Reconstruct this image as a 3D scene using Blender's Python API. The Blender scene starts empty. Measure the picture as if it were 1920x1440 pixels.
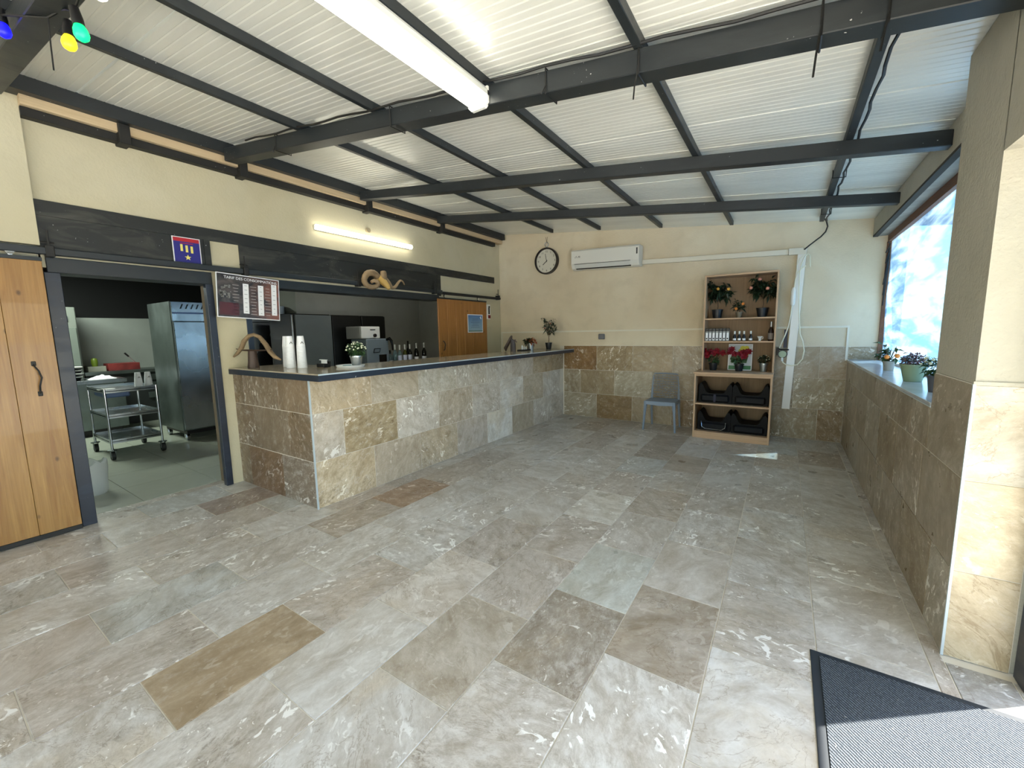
import bpy, bmesh, math, random
from mathutils import Vector, Matrix, noise as mnoise
random.seed(7)
PI = math.pi
sc = bpy.context.scene
COL = sc.collection

# ------------------------------------------------------------------ camera, world, light, exposure
cd = bpy.data.cameras.new('camera')
cam = bpy.data.objects.new('camera', cd); COL.objects.link(cam)
cd.sensor_width = 36; cd.sensor_fit = 'HORIZONTAL'; cd.lens = 772.1 / 1920 * 36
cd.clip_start = 0.02; cd.clip_end = 500
p, yw, r = math.radians(-7.153), math.radians(33.494), math.radians(-1.015)
F = Vector((-math.sin(yw) * math.cos(p), math.cos(yw) * math.cos(p), math.sin(p)))
R = Vector((math.cos(yw), math.sin(yw), 0)); U = R.cross(F)
R2 = R * math.cos(r) + U * math.sin(r); U2 = -R * math.sin(r) + U * math.cos(r)
cam.matrix_world = Matrix(((R2.x, U2.x, -F.x, 0), (R2.y, U2.y, -F.y, 0), (R2.z, U2.z, -F.z, 1.466), (0, 0, 0, 1)))
sc.camera = cam
w = bpy.data.worlds.new('sky'); sc.world = w; w.use_nodes = True
nt = w.node_tree; nt.nodes.clear()
sky = nt.nodes.new('ShaderNodeTexSky'); sky.sky_type = 'NISHITA'; sky.sun_disc = False
sky.sun_elevation = math.radians(51.4); sky.sun_rotation = math.radians(51.5); sky.air_density = 1.3; sky.dust_density = 1.0
bg = nt.nodes.new('ShaderNodeBackground'); bg.inputs[1].default_value = 0.42
wo = nt.nodes.new('ShaderNodeOutputWorld')
nt.links.new(sky.outputs[0], bg.inputs[0]); nt.links.new(bg.outputs[0], wo.inputs[0])
sl = bpy.data.lights.new('sun', 'SUN'); sl.energy = 15.0; sl.angle = math.radians(0.53); sl.color = (1, .95, .86)
sun = bpy.data.objects.new('sun', sl); COL.objects.link(sun)
sun.rotation_euler = Vector((-.622, -.495, -1)).to_track_quat('-Z', 'Y').to_euler()
sun.location = (6, 6, 8)
sc.view_settings.view_transform = 'Standard'; sc.view_settings.look = 'None'
sc.view_settings.gamma = 1; sc.view_settings.use_curve_mapping = False
sc.view_settings.exposure = 1.05
LAMP_TUBE = 5.5       # emission of the fluorescent tubes
KITCHEN = 48.0         # watts of the kitchen lamp
sc.cycles.use_denoising = True
sc.cycles.max_bounces = 8; sc.cycles.diffuse_bounces = 5; sc.cycles.transparent_max_bounces = 12
sc.cycles.sample_clamp_indirect = 6

# ------------------------------------------------------------------ materials
def lin(c):
    return tuple(((v / 255 + .055) / 1.055) ** 2.4 if v / 255 > .04045 else v / 255 / 12.92 for v in c)
class NT:
    def __init__(s, name):
        s.m = bpy.data.materials.new(name); s.m.use_nodes = True; s.t = s.m.node_tree; s.t.nodes.clear()
        s.out = s.n('ShaderNodeOutputMaterial'); s.b = s.n('ShaderNodeBsdfPrincipled'); s.l(s.b.outputs[0], s.out.inputs[0])
    def n(s, t, **k):
        x = s.t.nodes.new(t)
        for a, b in k.items(): setattr(x, a, b)
        return x
    def l(s, a, b): s.t.links.new(a, b)
    def set(s, x, i, v):
        if hasattr(v, 'is_linked') or isinstance(v, bpy.types.NodeSocket): s.l(v, x.inputs[i])
        else: x.inputs[i].default_value = v
    def noise(s, vec, scale, detail=4, dist=0, rough=.5):
        x = s.n('ShaderNodeTexNoise'); x.inputs['Scale'].default_value = scale; x.inputs['Detail'].default_value = detail
        x.inputs['Distortion'].default_value = dist; x.inputs['Roughness'].default_value = rough
        if vec is not None: s.l(vec, x.inputs['Vector'])
        return x.outputs['Fac']
    def ramp(s, f, a, b, lo=0., hi=1.):
        x = s.n('ShaderNodeMapRange'); x.clamp = True
        s.l(f, x.inputs[0]); x.inputs[1].default_value = a; x.inputs[2].default_value = b; x.inputs[3].default_value = lo; x.inputs[4].default_value = hi
        return x.outputs[0]
    def mix(s, f, a, b, mode='MIX'):
        x = s.n('ShaderNodeMix', data_type='RGBA', blend_type=mode)
        s.set(x, 0, f)
        for i, v in ((6, a), (7, b)):
            if isinstance(v, tuple): v = (*v, 1) if len(v) == 3 else v
            s.set(x, i, v)
        return x.outputs[2]
    def math(s, op, a, b=0.):
        x = s.n('ShaderNodeMath', operation=op); s.set(x, 0, a); s.set(x, 1, b); return x.outputs[0]
    def vmath(s, op, a, b):
        x = s.n('ShaderNodeVectorMath', operation=op); s.set(x, 0, a); s.set(x, 1, b); return x.outputs[0]
    def scalev(s, vec, sc_):
        x = s.n('ShaderNodeMapping'); s.l(vec, x.inputs[0]); x.inputs[3].default_value = sc_; return x.outputs[0]
    def obj(s): return s.n('ShaderNodeTexCoord').outputs['Object']
    def bump(s, h, strength, dist=.01):
        x = s.n('ShaderNodeBump'); x.inputs['Strength'].default_value = strength; x.inputs['Distance'].default_value = dist
        s.l(h, x.inputs['Height']); s.l(x.outputs[0], s.b.inputs['Normal'])
def plain(name, c, rough=.5, metal=0., spec=None, var=0., bump=0., bscale=60., emit=None, trans=0., alpha=1.):
    k = NT(name); c = lin(c)
    if var or bump: co = k.obj()
    if var:
        f = k.noise(co, 6, 5, .5); a = tuple(v * (1 - var) for v in c); b = tuple(min(1, v * (1 + var)) for v in c)
        k.l(k.mix(k.ramp(f, .3, .7), a, b), k.b.inputs['Base Color'])
    else: k.b.inputs['Base Color'].default_value = (*c, 1)
    k.b.inputs['Roughness'].default_value = rough; k.b.inputs['Metallic'].default_value = metal
    if spec is not None: k.b.inputs['Specular IOR Level'].default_value = spec
    if bump: k.bump(k.noise(co, bscale, 3), bump)
    if emit: k.b.inputs['Emission Color'].default_value = (*c, 1); k.b.inputs['Emission Strength'].default_value = emit
    if trans: k.b.inputs['Transmission Weight'].default_value = trans
    if alpha < 1: k.b.inputs['Alpha'].default_value = alpha
    return k.m
def travertine():
    k = NT('travertine'); oi = k.n('ShaderNodeObjectInfo'); co = k.obj()
    rnd = oi.outputs['Random']
    off = k.n('ShaderNodeCombineXYZ'); k.l(k.math('MULTIPLY', rnd, 91.), off.inputs[0]); k.l(k.math('MULTIPLY', rnd, 57.), off.inputs[1]); k.l(k.math('MULTIPLY', rnd, 23.), off.inputs[2])
    rot = k.n('ShaderNodeVectorRotate', rotation_type='Z_AXIS'); k.l(co, rot.inputs['Vector']); k.l(k.ramp(rnd, 0, 1, -1.7, 1.7), rot.inputs['Angle'])
    v = k.vmath('ADD', rot.outputs[0], off.outputs[0])
    vs = k.scalev(v, (1.0, 1.55, 1.2))
    base = oi.outputs['Color']
    r2 = k.math('FRACT', k.math('MULTIPLY', rnd, 7.31)); r3 = k.math('FRACT', k.math('MULTIPLY', rnd, 13.7))
    S = k.ramp(r2, 0, 1, .35, 1.)
    cloud = k.noise(vs, 3.4, 9, .9, .72)
    c = k.mix(k.ramp(cloud, .32, .68), k.mix(1., base, (.68, .62, .54), 'MULTIPLY'), k.mix(1., base, (1.18, 1.19, 1.21), 'MULTIPLY'))
    tan = k.math('MULTIPLY', k.ramp(k.noise(v, 2.1, 6, .6, .65), .50, .66, 0, .62), k.ramp(r3, .2, .9))
    c = k.mix(tan, c, k.mix(1., base, (.99, .87, .70), 'MULTIPLY'))
    mott = k.noise(vs, 12, 11, .35, .82)
    c = k.mix(k.math('MULTIPLY', k.ramp(mott, .54, .36), k.math('MULTIPLY', S, .75)), c, k.mix(1., base, (.52, .47, .40), 'MULTIPLY'))
    c = k.mix(k.math('MULTIPLY', k.ramp(mott, .52, .64), k.math('MULTIPLY', S, .55)), c, (.66, .64, .60))
    cl = k.ramp(k.noise(v, 3.1, 5, .8), .54, .66)
    dk = k.math('MULTIPLY', k.math('MULTIPLY', k.ramp(k.noise(vs, 30, 8, .6, .75), .50, .60), cl), S)
    c = k.mix(k.math('MULTIPLY', dk, .8), c, k.mix(1., base, (.33, .27, .21), 'MULTIPLY'))
    vein = k.ramp(k.math('ABSOLUTE', k.math('SUBTRACT', k.noise(vs, 2.6, 7, 1.6, .6), .5)), 0, .012, .55, 0)
    c = k.mix(k.math('MULTIPLY', vein, k.ramp(r3, .3, .6)), c, k.mix(1., base, (.45, .36, .27), 'MULTIPLY'))
    wg = k.ramp(k.noise(v, 3.6, 4, .5), .52, .57)
    wh = k.math('MULTIPLY', k.ramp(k.noise(vs, 13, 4, 1.2, .5), .585, .61), wg)
    sp = k.math('MULTIPLY', k.ramp(k.noise(v, 48, 2, .6), .69, .71), k.ramp(k.noise(v, 2.6, 2), .46, .56))
    wh = k.math('MULTIPLY', k.math('MAXIMUM', wh, k.math('MULTIPLY', sp, .85)), k.ramp(r2, .1, .5, .25, 1.))
    c = k.mix(wh, c, k.mix(.5, k.mix(1., base, (1.55, 1.6, 1.65), 'MULTIPLY'), (.80, .78, .73)))
    k.l(c, k.b.inputs['Base Color'])
    k.l(k.ramp(k.noise(v, 5, 4), .3, .7, .26, .44), k.b.inputs['Roughness'])
    k.bump(k.math('SUBTRACT', k.noise(v, 30, 4), k.math('MULTIPLY', dk, .7)), .12, .002)
    k.b.inputs['Specular IOR Level'].default_value = .45
    return k.m
def wood(name, c1, c2, axis=2, rough=.5, scale=1., knots=True, coat=0.):
    k = NT(name); oi = k.n('ShaderNodeObjectInfo'); co = k.obj()
    off = k.n('ShaderNodeCombineXYZ'); k.l(k.math('MULTIPLY', oi.outputs['Random'], 40.), off.inputs[0]); k.l(k.math('MULTIPLY', oi.outputs['Random'], 23.), off.inputs[2])
    v = k.vmath('ADD', co, off.outputs[0])
    s_ = [9 * scale, 9 * scale, 9 * scale]; s_[axis] = .7 * scale
    vs = k.scalev(v, tuple(s_))
    g = k.noise(vs, 1.5, 6, 1.6, .6)
    c = k.mix(k.ramp(g, .3, .72), lin(c1), lin(c2))
    fn = k.scalev(v, tuple(x * 8 if i != axis else x for i, x in enumerate(s_)))
    c = k.mix(k.ramp(k.noise(fn, 1.5, 3), .35, .75, .28, 0), c, tuple(x * .5 for x in lin(c1)))
    if knots:
        kv = [5.2, 5.2, 5.2]; kv[axis] = 3.0
        vo = k.n('ShaderNodeTexVoronoi'); k.l(k.scalev(v, tuple(kv)), vo.inputs['Vector']); vo.inputs['Scale'].default_value = 1.6
        c = k.mix(k.ramp(vo.outputs['Distance'], .05, .12, .8, 0), c, tuple(x * .28 for x in lin(c1)))
    k.l(c, k.b.inputs['Base Color']); k.b.inputs['Roughness'].default_value = rough
    k.bump(g, .1, .004)
    if coat: k.b.inputs['Coat Weight'].default_value = coat
    return k.m
def plaster(name, c, c2, rough=.85, bscale=55, bs=.35):
    k = NT(name); co = k.obj()
    f = k.ramp(k.noise(co, .9, 5, .6), .32, .68)
    col = k.mix(f, lin(c), lin(c2))
    col = k.mix(k.ramp(k.noise(co, 4, 6, .4), .5, .72, 0, .22), col, tuple(x * .72 for x in lin(c)))
    k.l(col, k.b.inputs['Base Color']); k.b.inputs['Roughness'].default_value = rough
    h = k.math('ADD', k.noise(co, bscale, 5), k.math('MULTIPLY', k.noise(co, 7, 3), 1.5)); k.bump(h, bs, .006)
    return k.m
def smudged(name, c, c2, rough=.5, metal=0.):
    k = NT(name); co = k.obj(); v = k.scalev(co, (1, 1, 3.2))
    f = k.ramp(k.noise(v, 2.2, 6, 1.0, .6), .50, .78)
    col = k.mix(f, lin(c), lin(c2)); sp = k.ramp(k.noise(co, 55, 2), .73, .76)
    col = k.mix(k.math('MULTIPLY', sp, k.ramp(k.noise(co, 3, 2), .5, .6)), col, (.5, .5, .48))
    k.l(col, k.b.inputs['Base Color']); k.l(k.ramp(f, 0, 1, rough, min(1, rough + .2)), k.b.inputs['Roughness']); k.b.inputs['Metallic'].default_value = metal
    k.bump(k.noise(co, 30, 3), .08, .003)
    return k.m
def steel(name, c, rough=.28):
    k = NT(name); co = k.obj(); k.b.inputs['Metallic'].default_value = 1
    f = k.noise(co, 2, 3)
    k.l(k.mix(k.ramp(k.noise(co, 2.5, 5, .8), .35, .7), tuple(x * .72 for x in lin(c)), lin(c)), k.b.inputs['Base Color'])
    k.l(k.ramp(f, .3, .7, rough * .8, rough * 1.4), k.b.inputs['Roughness']); k.bump(k.noise(co, 1.1, 1), .05, .02)
    return k.m
def sheet_mat():
    k = NT('clear_plastic_sheet'); co = k.obj()
    k.t.nodes.remove(k.b)
    v = k.scalev(co, (1, .9, 5.5))
    f = k.noise(v, 1.6, 5, .5, .55)
    wave = k.ramp(f, .40, .66)
    tr = k.n('ShaderNodeBsdfTransparent'); k.l(k.mix(wave, (.17, .32, .50), (.36, .50, .60)), tr.inputs[0])
    tl = k.n('ShaderNodeBsdfTranslucent'); k.l(k.mix(wave, lin((70, 112, 156)), lin((150, 176, 198))), tl.inputs[0])
    gl = k.n('ShaderNodeBsdfGlossy'); gl.inputs['Roughness'].default_value = .12; gl.inputs['Color'].default_value = (.8, .85, .9, 1)
    m1 = k.n('ShaderNodeMixShader'); k.l(k.ramp(wave, 0, 1, .45, .72), m1.inputs[0]); k.l(tr.outputs[0], m1.inputs[1]); k.l(tl.outputs[0], m1.inputs[2])
    m2 = k.n('ShaderNodeMixShader'); m2.inputs[0].default_value = .07; k.l(m1.outputs[0], m2.inputs[1]); k.l(gl.outputs[0], m2.inputs[2])
    b = k.n('ShaderNodeBump'); b.inputs['Strength'].default_value = .4; b.inputs['Distance'].default_value = .02; k.l(f, b.inputs['Height']); k.l(b.outputs[0], gl.inputs['Normal'])
    k.l(m2.outputs[0], k.out.inputs[0]); return k.m
def coir_mat():
    k = NT('mat_pile'); co = k.obj()
    v1 = k.n('ShaderNodeTexWave', wave_type='BANDS', bands_direction='DIAGONAL'); k.l(co, v1.inputs['Vector']); v1.inputs['Scale'].default_value = 42; v1.inputs['Distortion'].default_value = 1.5; v1.inputs['Detail'].default_value = 2
    n2 = k.noise(co, 160, 2)
    f = k.math('MULTIPLY', v1.outputs['Fac'], n2)
    col = k.mix(k.ramp(f, .15, .55), (.012, .016, .022), (.125, .15, .18))
    col = k.mix(k.math('MULTIPLY', k.ramp(k.noise(co, 60, 2, 1.2), .74, .76), .8), col, (.35, .35, .33))
    k.l(col, k.b.inputs['Base Color']); k.b.inputs['Roughness'].default_value = .95; k.bump(f, .9, .006); return k.m
def menu_mat():
    k = NT('menu_print'); co = k.obj()
    f = k.noise(k.scalev(co, (1, 5, 9)), 1.4, 5, .8)
    y = k.n('ShaderNodeSeparateXYZ'); k.l(co, y.inputs[0])
    warm = k.ramp(y.outputs[1], -.05, .28)
    c = k.mix(k.ramp(f, .35, .7), (.012, .010, .010), (.10, .08, .07))
    c = k.mix(k.math('MULTIPLY', warm, k.ramp(f, .3, .6)), c, (.22, .07, .035))
    k.l(c, k.b.inputs['Base Color']); k.b.inputs['Roughness'].default_value = .3; return k.m

TRAV = travertine()
GROUT = plain('grout', (212, 206, 192), .9, var=.06)
PL_LEFT = plaster('cream_plaster', (190, 181, 150), (197, 190, 163))
PL_BACK = plaster('beige_plaster', (204, 190, 162), (216, 207, 184), bs=.45)
PL_PIL = plaster('rough_plaster', (166, 162, 146), (176, 172, 158), bs=.8)
PL_GREY = plaster('grey_plaster', (142, 144, 134), (154, 155, 146), bs=.2)
PL_KIT = plaster('kitchen_wall_paint', (150, 156, 150), (160, 166, 160), bs=.1)
STEELP = smudged('dark_painted_steel', (30, 35, 38), (46, 51, 53), .42)
BLACKP = smudged('black_painted_board', (30, 32, 29), (76, 75, 68), .5)
NAVY = smudged('blue_black_steel', (28, 36, 50), (42, 52, 68), .36)
PLATE = smudged('black_wall_plate', (22, 22, 20), (44, 42, 38), .6)
LATH = wood('raw_timber', (196, 172, 134), (214, 192, 156), 1, .8, knots=False)
DOORW = wood('varnished_pine', (140, 98, 46), (172, 132, 72), 2, .38, coat=.15)
DOORW2 = wood('amber_pine', (150, 98, 44), (182, 126, 62), 2, .42)
SHELFW = wood('pale_pine', (186, 152, 118), (206, 174, 140), 2, .55, knots=False)
SHELFWX = wood('pale_pine_across', (186, 152, 118), (206, 174, 140), 0, .55, knots=False)
BACKW = wood('shaded_pine_back', (132, 108, 80), (152, 126, 96), 2, .7, knots=False)  # shelf back darkened, shade inside the compartments put into its colour
BROWNW = wood('brown_timber', (92, 58, 36), (122, 82, 54), 1, .6, knots=False)
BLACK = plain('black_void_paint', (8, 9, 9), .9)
WHITE = plain('white_plastic', (226, 226, 220), .35)
DUCTW = plain('duct_white', (214, 210, 194), .4)
WPAPER = plain('white_paper', (232, 234, 236), .6)
CHROME = plain('chrome', (200, 205, 210), .12, 1.)
INOX = steel('stainless_steel', (178, 186, 192), .24)
INOXD = steel('dull_stainless', (130, 140, 138), .4)
DARKPL = plain('black_plastic', (14, 14, 16), .42)
BLKGLOSS = plain('gloss_black', (12, 13, 14), .22)
GREYPANEL = plain('grey_fridge_panel', (92, 98, 96), .35, var=.05)
CHAIRB = plain('grey_blue_plastic', (128, 142, 158), .45)
TERRA = plain('pale_paving', (226, 220, 206), .9, var=.08)
TRIMW = plain('pale_metal_trim', (196, 208, 214), .3, .3)
RUB = plain('mat_rubber', (30, 38, 46), .6)
LEAF = plain('green_leaf', (44, 74, 38), .45, var=.35)
LEAFD = plain('dark_leaf', (26, 46, 26), .45, var=.3)
STEM = plain('stem_bark', (84, 66, 46), .8)
SOIL = plain('soil', (40, 32, 26), .95)
ORANGE = plain('orange_fruit', (226, 140, 60), .4)
PINKF = plain('pink_fruit', (226, 150, 130), .4)
RED = plain('red_bract', (124, 18, 32), .5, var=.2)
BUDW = plain('cream_bud', (214, 218, 190), .5)
MAUVE = plain('mauve_flower', (128, 104, 112), .7, var=.3)
SAGE = plain('sage_green_paint', (128, 150, 122), .4)
GALV = plain('galvanised_metal', (170, 176, 178), .35, .9)
CABLE = plain('black_cable', (12, 12, 12), .5)
HOSE = plain('cream_hose', (224, 222, 200), .45)
HORN = plain('ram_horn', (140, 118, 88), .6, var=.35, bump=.8, bscale=40)
BONE = plain('old_bone', (204, 168, 96), .6, var=.2)
DKWOOD = plain('dark_carved_wood', (66, 50, 40), .5, var=.25)
BP = plain('black_pot', (18, 20, 24), .4)
TRAYG = plain('clouded_plastic', (190, 205, 215), .35, alpha=.75)
CERAM = plain('pale_ceramic_tile', (164, 170, 156), .3, var=.05)
TUBE = plain('lit_tube', (255, 250, 232), .4, emit=LAMP_TUBE)
def ceil_mat():
    k = NT('white_foil_panel'); co = k.obj()
    f = k.noise(k.scalev(co, (.6, 3, 1)), 2, 5, .6)
    k.l(k.mix(k.ramp(f, .35, .7), lin((222, 223, 216)), lin((236, 237, 230))), k.b.inputs['Base Color'])
    k.b.inputs['Metallic'].default_value = .14; k.b.inputs['Roughness'].default_value = .30; k.b.inputs['Specular IOR Level'].default_value = .7
    k.bump(k.noise(k.scalev(co, (1, 5, 1)), 3, 4), .15, .01)
    return k.m
FOIL = ceil_mat()

# ------------------------------------------------------------------ mesh helpers
class MB:
    def __init__(s): s.bm = bmesh.new(); s.mi = 0
    def _fin(s, n0):
        s.bm.faces.ensure_lookup_table()
        for f in list(s.bm.faces)[n0:]: f.material_index = s.mi
    def box(s, x0, x1, y0, y1, z0, z1, bev=0., M=None):
        n0 = len(s.bm.faces)
        vs = [s.bm.verts.new((x, y, z)) for z in (z0, z1) for y in (y0, y1) for x in (x0, x1)]
        fs = [s.bm.faces.new([vs[i] for i in q]) for q in ((0, 2, 3, 1), (4, 5, 7, 6), (0, 1, 5, 4), (2, 6, 7, 3), (0, 4, 6, 2), (1, 3, 7, 5))]
        if bev:
            es = list({e for f in fs for e in f.edges})
            rr = bmesh.ops.bevel(s.bm, geom=es, offset=bev, segments=1, affect='EDGES', profile=.5)
            vs = list({v for f in rr['faces'] for v in f.verts} | {v for v in vs if v.is_valid})
        if M is not None: bmesh.ops.transform(s.bm, matrix=M, verts=[v for v in vs if v.is_valid])
        s._fin(n0); return s
    def cyl(s, p0, p1, r0, r1=None, n=16):
        r1 = r0 if r1 is None else r1; return s.tube([p0, p1], [r0, r1], n)
    def tube(s, pts, r, n=8, cap=True, flat=1.):
        n0 = len(s.bm.faces); pts = [Vector(p_) for p_ in pts]; rs = r if isinstance(r, (list, tuple)) else [r] * len(pts)
        rings = []; up = None
        for i, p_ in enumerate(pts):
            t = (pts[min(i + 1, len(pts) - 1)] - pts[max(i - 1, 0)]).normalized()
            if up is None: up = Vector((0, 0, 1)) if abs(t.z) < .9 else Vector((1, 0, 0))
            a = t.cross(up).normalized(); b = a.cross(t).normalized(); up = b
            rings.append([s.bm.verts.new(p_ + (a * math.cos(2 * PI * j / n) + b * flat * math.sin(2 * PI * j / n)) * rs[i]) for j in range(n)])
        for a, b in zip(rings, rings[1:]):
            for j in range(n): s.bm.faces.new((a[j], a[(j + 1) % n], b[(j + 1) % n], b[j]))
        if cap: s.bm.faces.new(rings[0][::-1]); s.bm.faces.new(rings[-1])
        s._fin(n0); return s
    def lathe(s, prof, c=(0, 0, 0), n=20, cap=True):
        n0 = len(s.bm.faces); c = Vector(c); rings = []
        for rr, z in prof:
            if rr < 1e-6: rings.append([s.bm.verts.new(c + Vector((0, 0, z)))])
            else: rings.append([s.bm.verts.new(c + Vector((rr * math.cos(2 * PI * j / n), rr * math.sin(2 * PI * j / n), z))) for j in range(n)])
        for a, b in zip(rings, rings[1:]):
            for j in range(n):
                j2 = (j + 1) % n
                if len(a) == 1 and len(b) == 1: continue
                if len(a) == 1: s.bm.faces.new((a[0], b[j2], b[j]))
                elif len(b) == 1: s.bm.faces.new((a[j], a[j2], b[0]))
                else: s.bm.faces.new((a[j], a[j2], b[j2], b[j]))
        if cap:
            if len(rings[0]) > 1: s.bm.faces.new(rings[0][::-1])
            if len(rings[-1]) > 1: s.bm.faces.new(rings[-1])
        s._fin(n0); return s
    def prism(s, pts, axis, a0, a1, M=None):
        n0 = len(s.bm.faces)
        def mk(u, v, a): return {'x': (a, u, v), 'y': (u, a, v), 'z': (u, v, a)}[axis]
        A = [s.bm.verts.new(mk(u, v, a0)) for u, v in pts]; B = [s.bm.verts.new(mk(u, v, a1)) for u, v in pts]
        s.bm.faces.new(A[::-1]); s.bm.faces.new(B)
        for i in range(len(pts)):
            j = (i + 1) % len(pts); s.bm.faces.new((A[i], A[j], B[j], B[i]))
        if M is not None: bmesh.ops.transform(s.bm, matrix=M, verts=A + B)
        s._fin(n0); return s
    def ball(s, c, r_, seg=10, sq=1.):
        n0 = len(s.bm.faces)
        prof = [(r_ * math.sin(PI * i / (seg // 2 + 1)), -r_ * sq * math.cos(PI * i / (seg // 2 + 1))) for i in range(seg // 2 + 2)]
        prof[0] = (0, -r_ * sq); prof[-1] = (0, r_ * sq)
        s.lathe(prof, c, seg, False); return s
    def leaf(s, p_, d, L, W, up=Vector((0, 0, 1)), droop=.25):
        n0 = len(s.bm.faces); p_ = Vector(p_); d = Vector(d).normalized(); a = d.cross(up)
        if a.length < 1e-3: a = Vector((1, 0, 0))
        a.normalize(); u = a.cross(d)
        c0 = s.bm.verts.new(p_); l = s.bm.verts.new(p_ + d * L * .45 + a * W * .5 + u * W * .15); r_ = s.bm.verts.new(p_ + d * L * .45 - a * W * .5 + u * W * .15)
        m = s.bm.verts.new(p_ + d * L * .5); t = s.bm.verts.new(p_ + d * L - Vector((0, 0, 1)) * L * droop)
        for q in ((c0, m, l), (c0, r_, m), (l, m, t), (m, r_, t)): s.bm.faces.new(q)
        s._fin(n0); return s
    def build(s, name, mat, parent=None, origin=None, smooth=False):
        me = bpy.data.meshes.new(name)
        bmesh.ops.recalc_face_normals(s.bm, faces=s.bm.faces)
        o0 = Vector(origin) if origin is not None else (Vector(parent['_w']) if parent is not None and '_w' in parent.keys() else Vector((0, 0, 0)))
        pw = Vector(parent['_w']) if parent is not None and '_w' in parent.keys() else Vector((0, 0, 0))
        bmesh.ops.translate(s.bm, vec=-o0, verts=s.bm.verts)
        s.bm.to_mesh(me); s.bm.free()
        if smooth:
            me.shade_smooth(); me.set_sharp_from_angle(angle=.7)
        for m_ in (mat if isinstance(mat, (list, tuple)) else [mat]): me.materials.append(m_)
        o = bpy.data.objects.new(name, me); COL.objects.link(o); o['_w'] = tuple(o0)
        if parent is not None: o.parent = parent; o.location = o0 - pw
        else: o.location = o0
        return o
def thing(name, label, cat, loc=(0, 0, 0), group=None):
    o = bpy.data.objects.new(name, None); COL.objects.link(o); o.location = loc; o['_w'] = tuple(loc)
    o.empty_display_size = .05
    return tag(o, label, cat, group)
def tag(o, label, cat, group=None):
    o['label'] = label; o['category'] = cat
    if group: o['group'] = group
    return o
def struct(name, label=None):
    o = bpy.data.objects.new(name, None); COL.objects.link(o); o['_w'] = (0., 0., 0.); o['kind'] = 'structure'
    if label: o['label'] = label
    return o
def B(name, mat, parent, *b, bev=0., smooth=False, origin=None):
    return MB().box(*b, bev=bev).build(name, mat, parent, smooth=smooth, origin=origin)
def copytree(src, loc, label=None, group=None, rot=None, scale=None):
    c = src.copy(); COL.objects.link(c); c.location = loc
    if rot is not None: c.rotation_euler = rot
    if scale: c.scale = scale
    if label: c['label'] = label
    if group: c['group'] = group
    for ch in list(src.children):
        k = ch.copy(); COL.objects.link(k); k.parent = c
        for g in list(ch.children):
            q = g.copy(); COL.objects.link(q); q.parent = k
    return c
def text(name, body, size, mat, parent, M, extrude=.0006, align='CENTER'):
    cu = bpy.data.curves.new(name, 'FONT'); cu.body = body; cu.size = size; cu.extrude = extrude; cu.align_x = align; cu.align_y = 'CENTER'
    t_ = bpy.data.objects.new('tmp', cu); COL.objects.link(t_)
    me = bpy.data.meshes.new_from_object(t_.evaluated_get(bpy.context.evaluated_depsgraph_get())); bpy.data.objects.remove(t_); bpy.data.curves.remove(cu)
    me.materials.clear(); me.materials.append(mat); o = bpy.data.objects.new(name, me); COL.objects.link(o)
    pw = Vector(parent['_w']); o.parent = parent; o.matrix_local = Matrix.Translation(-pw) @ M
    return o

xL, xR, yB, yP = -4.569, .66, 6.537, 2.448
def zr(x): return 2.80 - .1024 * x       # underside of the roof

# ------------------------------------------------------------------ travertine tiles
TW, TL, X0 = .406, .609, -2.24
_tm = {}
def tile_mesh(a, b):
    key = (round(a, 3), round(b, 3))
    if key not in _tm:
        m = MB(); g = .0025; a2, b2, h, c = a / 2 - g, b / 2 - g, .010, .0016
        v = [m.bm.verts.new(q) for q in ((-a2, -b2, -h), (a2, -b2, -h), (a2, b2, -h), (-a2, b2, -h), (-a2, -b2, -c), (a2, -b2, -c), (a2, b2, -c), (-a2, b2, -c), (-a2 + c, -b2 + c, 0), (a2 - c, -b2 + c, 0), (a2 - c, b2 - c, 0), (-a2 + c, b2 - c, 0))]
        for i in range(4):
            j = (i + 1) % 4; m.bm.faces.new((v[i], v[j], v[4 + j], v[4 + i])); m.bm.faces.new((v[4 + i], v[4 + j], v[8 + j], v[8 + i]))
        m.bm.faces.new(v[8:12]); me = bpy.data.meshes.new('tile'); m.bm.to_mesh(me); m.bm.free(); me.materials.append(TRAV); _tm[key] = me
    return _tm[key]
FLOORC = [(194, 189, 180)] * 5 + [(200, 197, 190)] * 5 + [(188, 181, 171)] * 4 + [(202, 199, 192)] * 2 + [(176, 166, 152), (190, 182, 170), (188, 189, 184)]
WALLC = [(166, 152, 128)] * 3 + [(176, 164, 142)] * 3 + [(150, 132, 104), (140, 118, 86), (182, 172, 152), (158, 142, 116)]
def tile(parent, centre, a, b, orient, col):
    if a < .012 or b < .012: return
    o = bpy.data.objects.new('tile', tile_mesh(a, b)); COL.objects.link(o); o.parent = parent
    rot = {'floor': (0, 0, 0), '-y': (PI / 2, 0, 0), '+x': (PI / 2, 0, PI / 2), '-x': (PI / 2, 0, -PI / 2)}[orient]
    o.rotation_euler = rot; o.location = Vector(centre) - Vector(parent['_w'])
    c = lin(col); j = random.uniform(.95, 1.05); o.color = (c[0] * j, c[1] * j, c[2] * j, 1)
    return o
floor = struct('floor')
B('slab', GROUT, floor, -4.79, 1.02, -3.6, 6.54, -.12, -.0035)
special = {(0, 0): (168, 151, 126), (-2, 3): (170, 146, 122), (-5, 1): (166, 152, 140), (1, 3): (198, 194, 186), (4, 1): (206, 203, 196), (4, 2): (172, 162, 148), (5, 1): (202, 200, 194), (2, 1): (178, 170, 156), (3, 1): (172, 164, 152), (5, 4): (208, 207, 202), (0, 5): (208, 205, 198), (2, 4): (212, 209, 200), (1, 1): (206, 200, 190), (3, 2): (196, 198, 190), (-3, 2): (194, 184, 172)}
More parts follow.
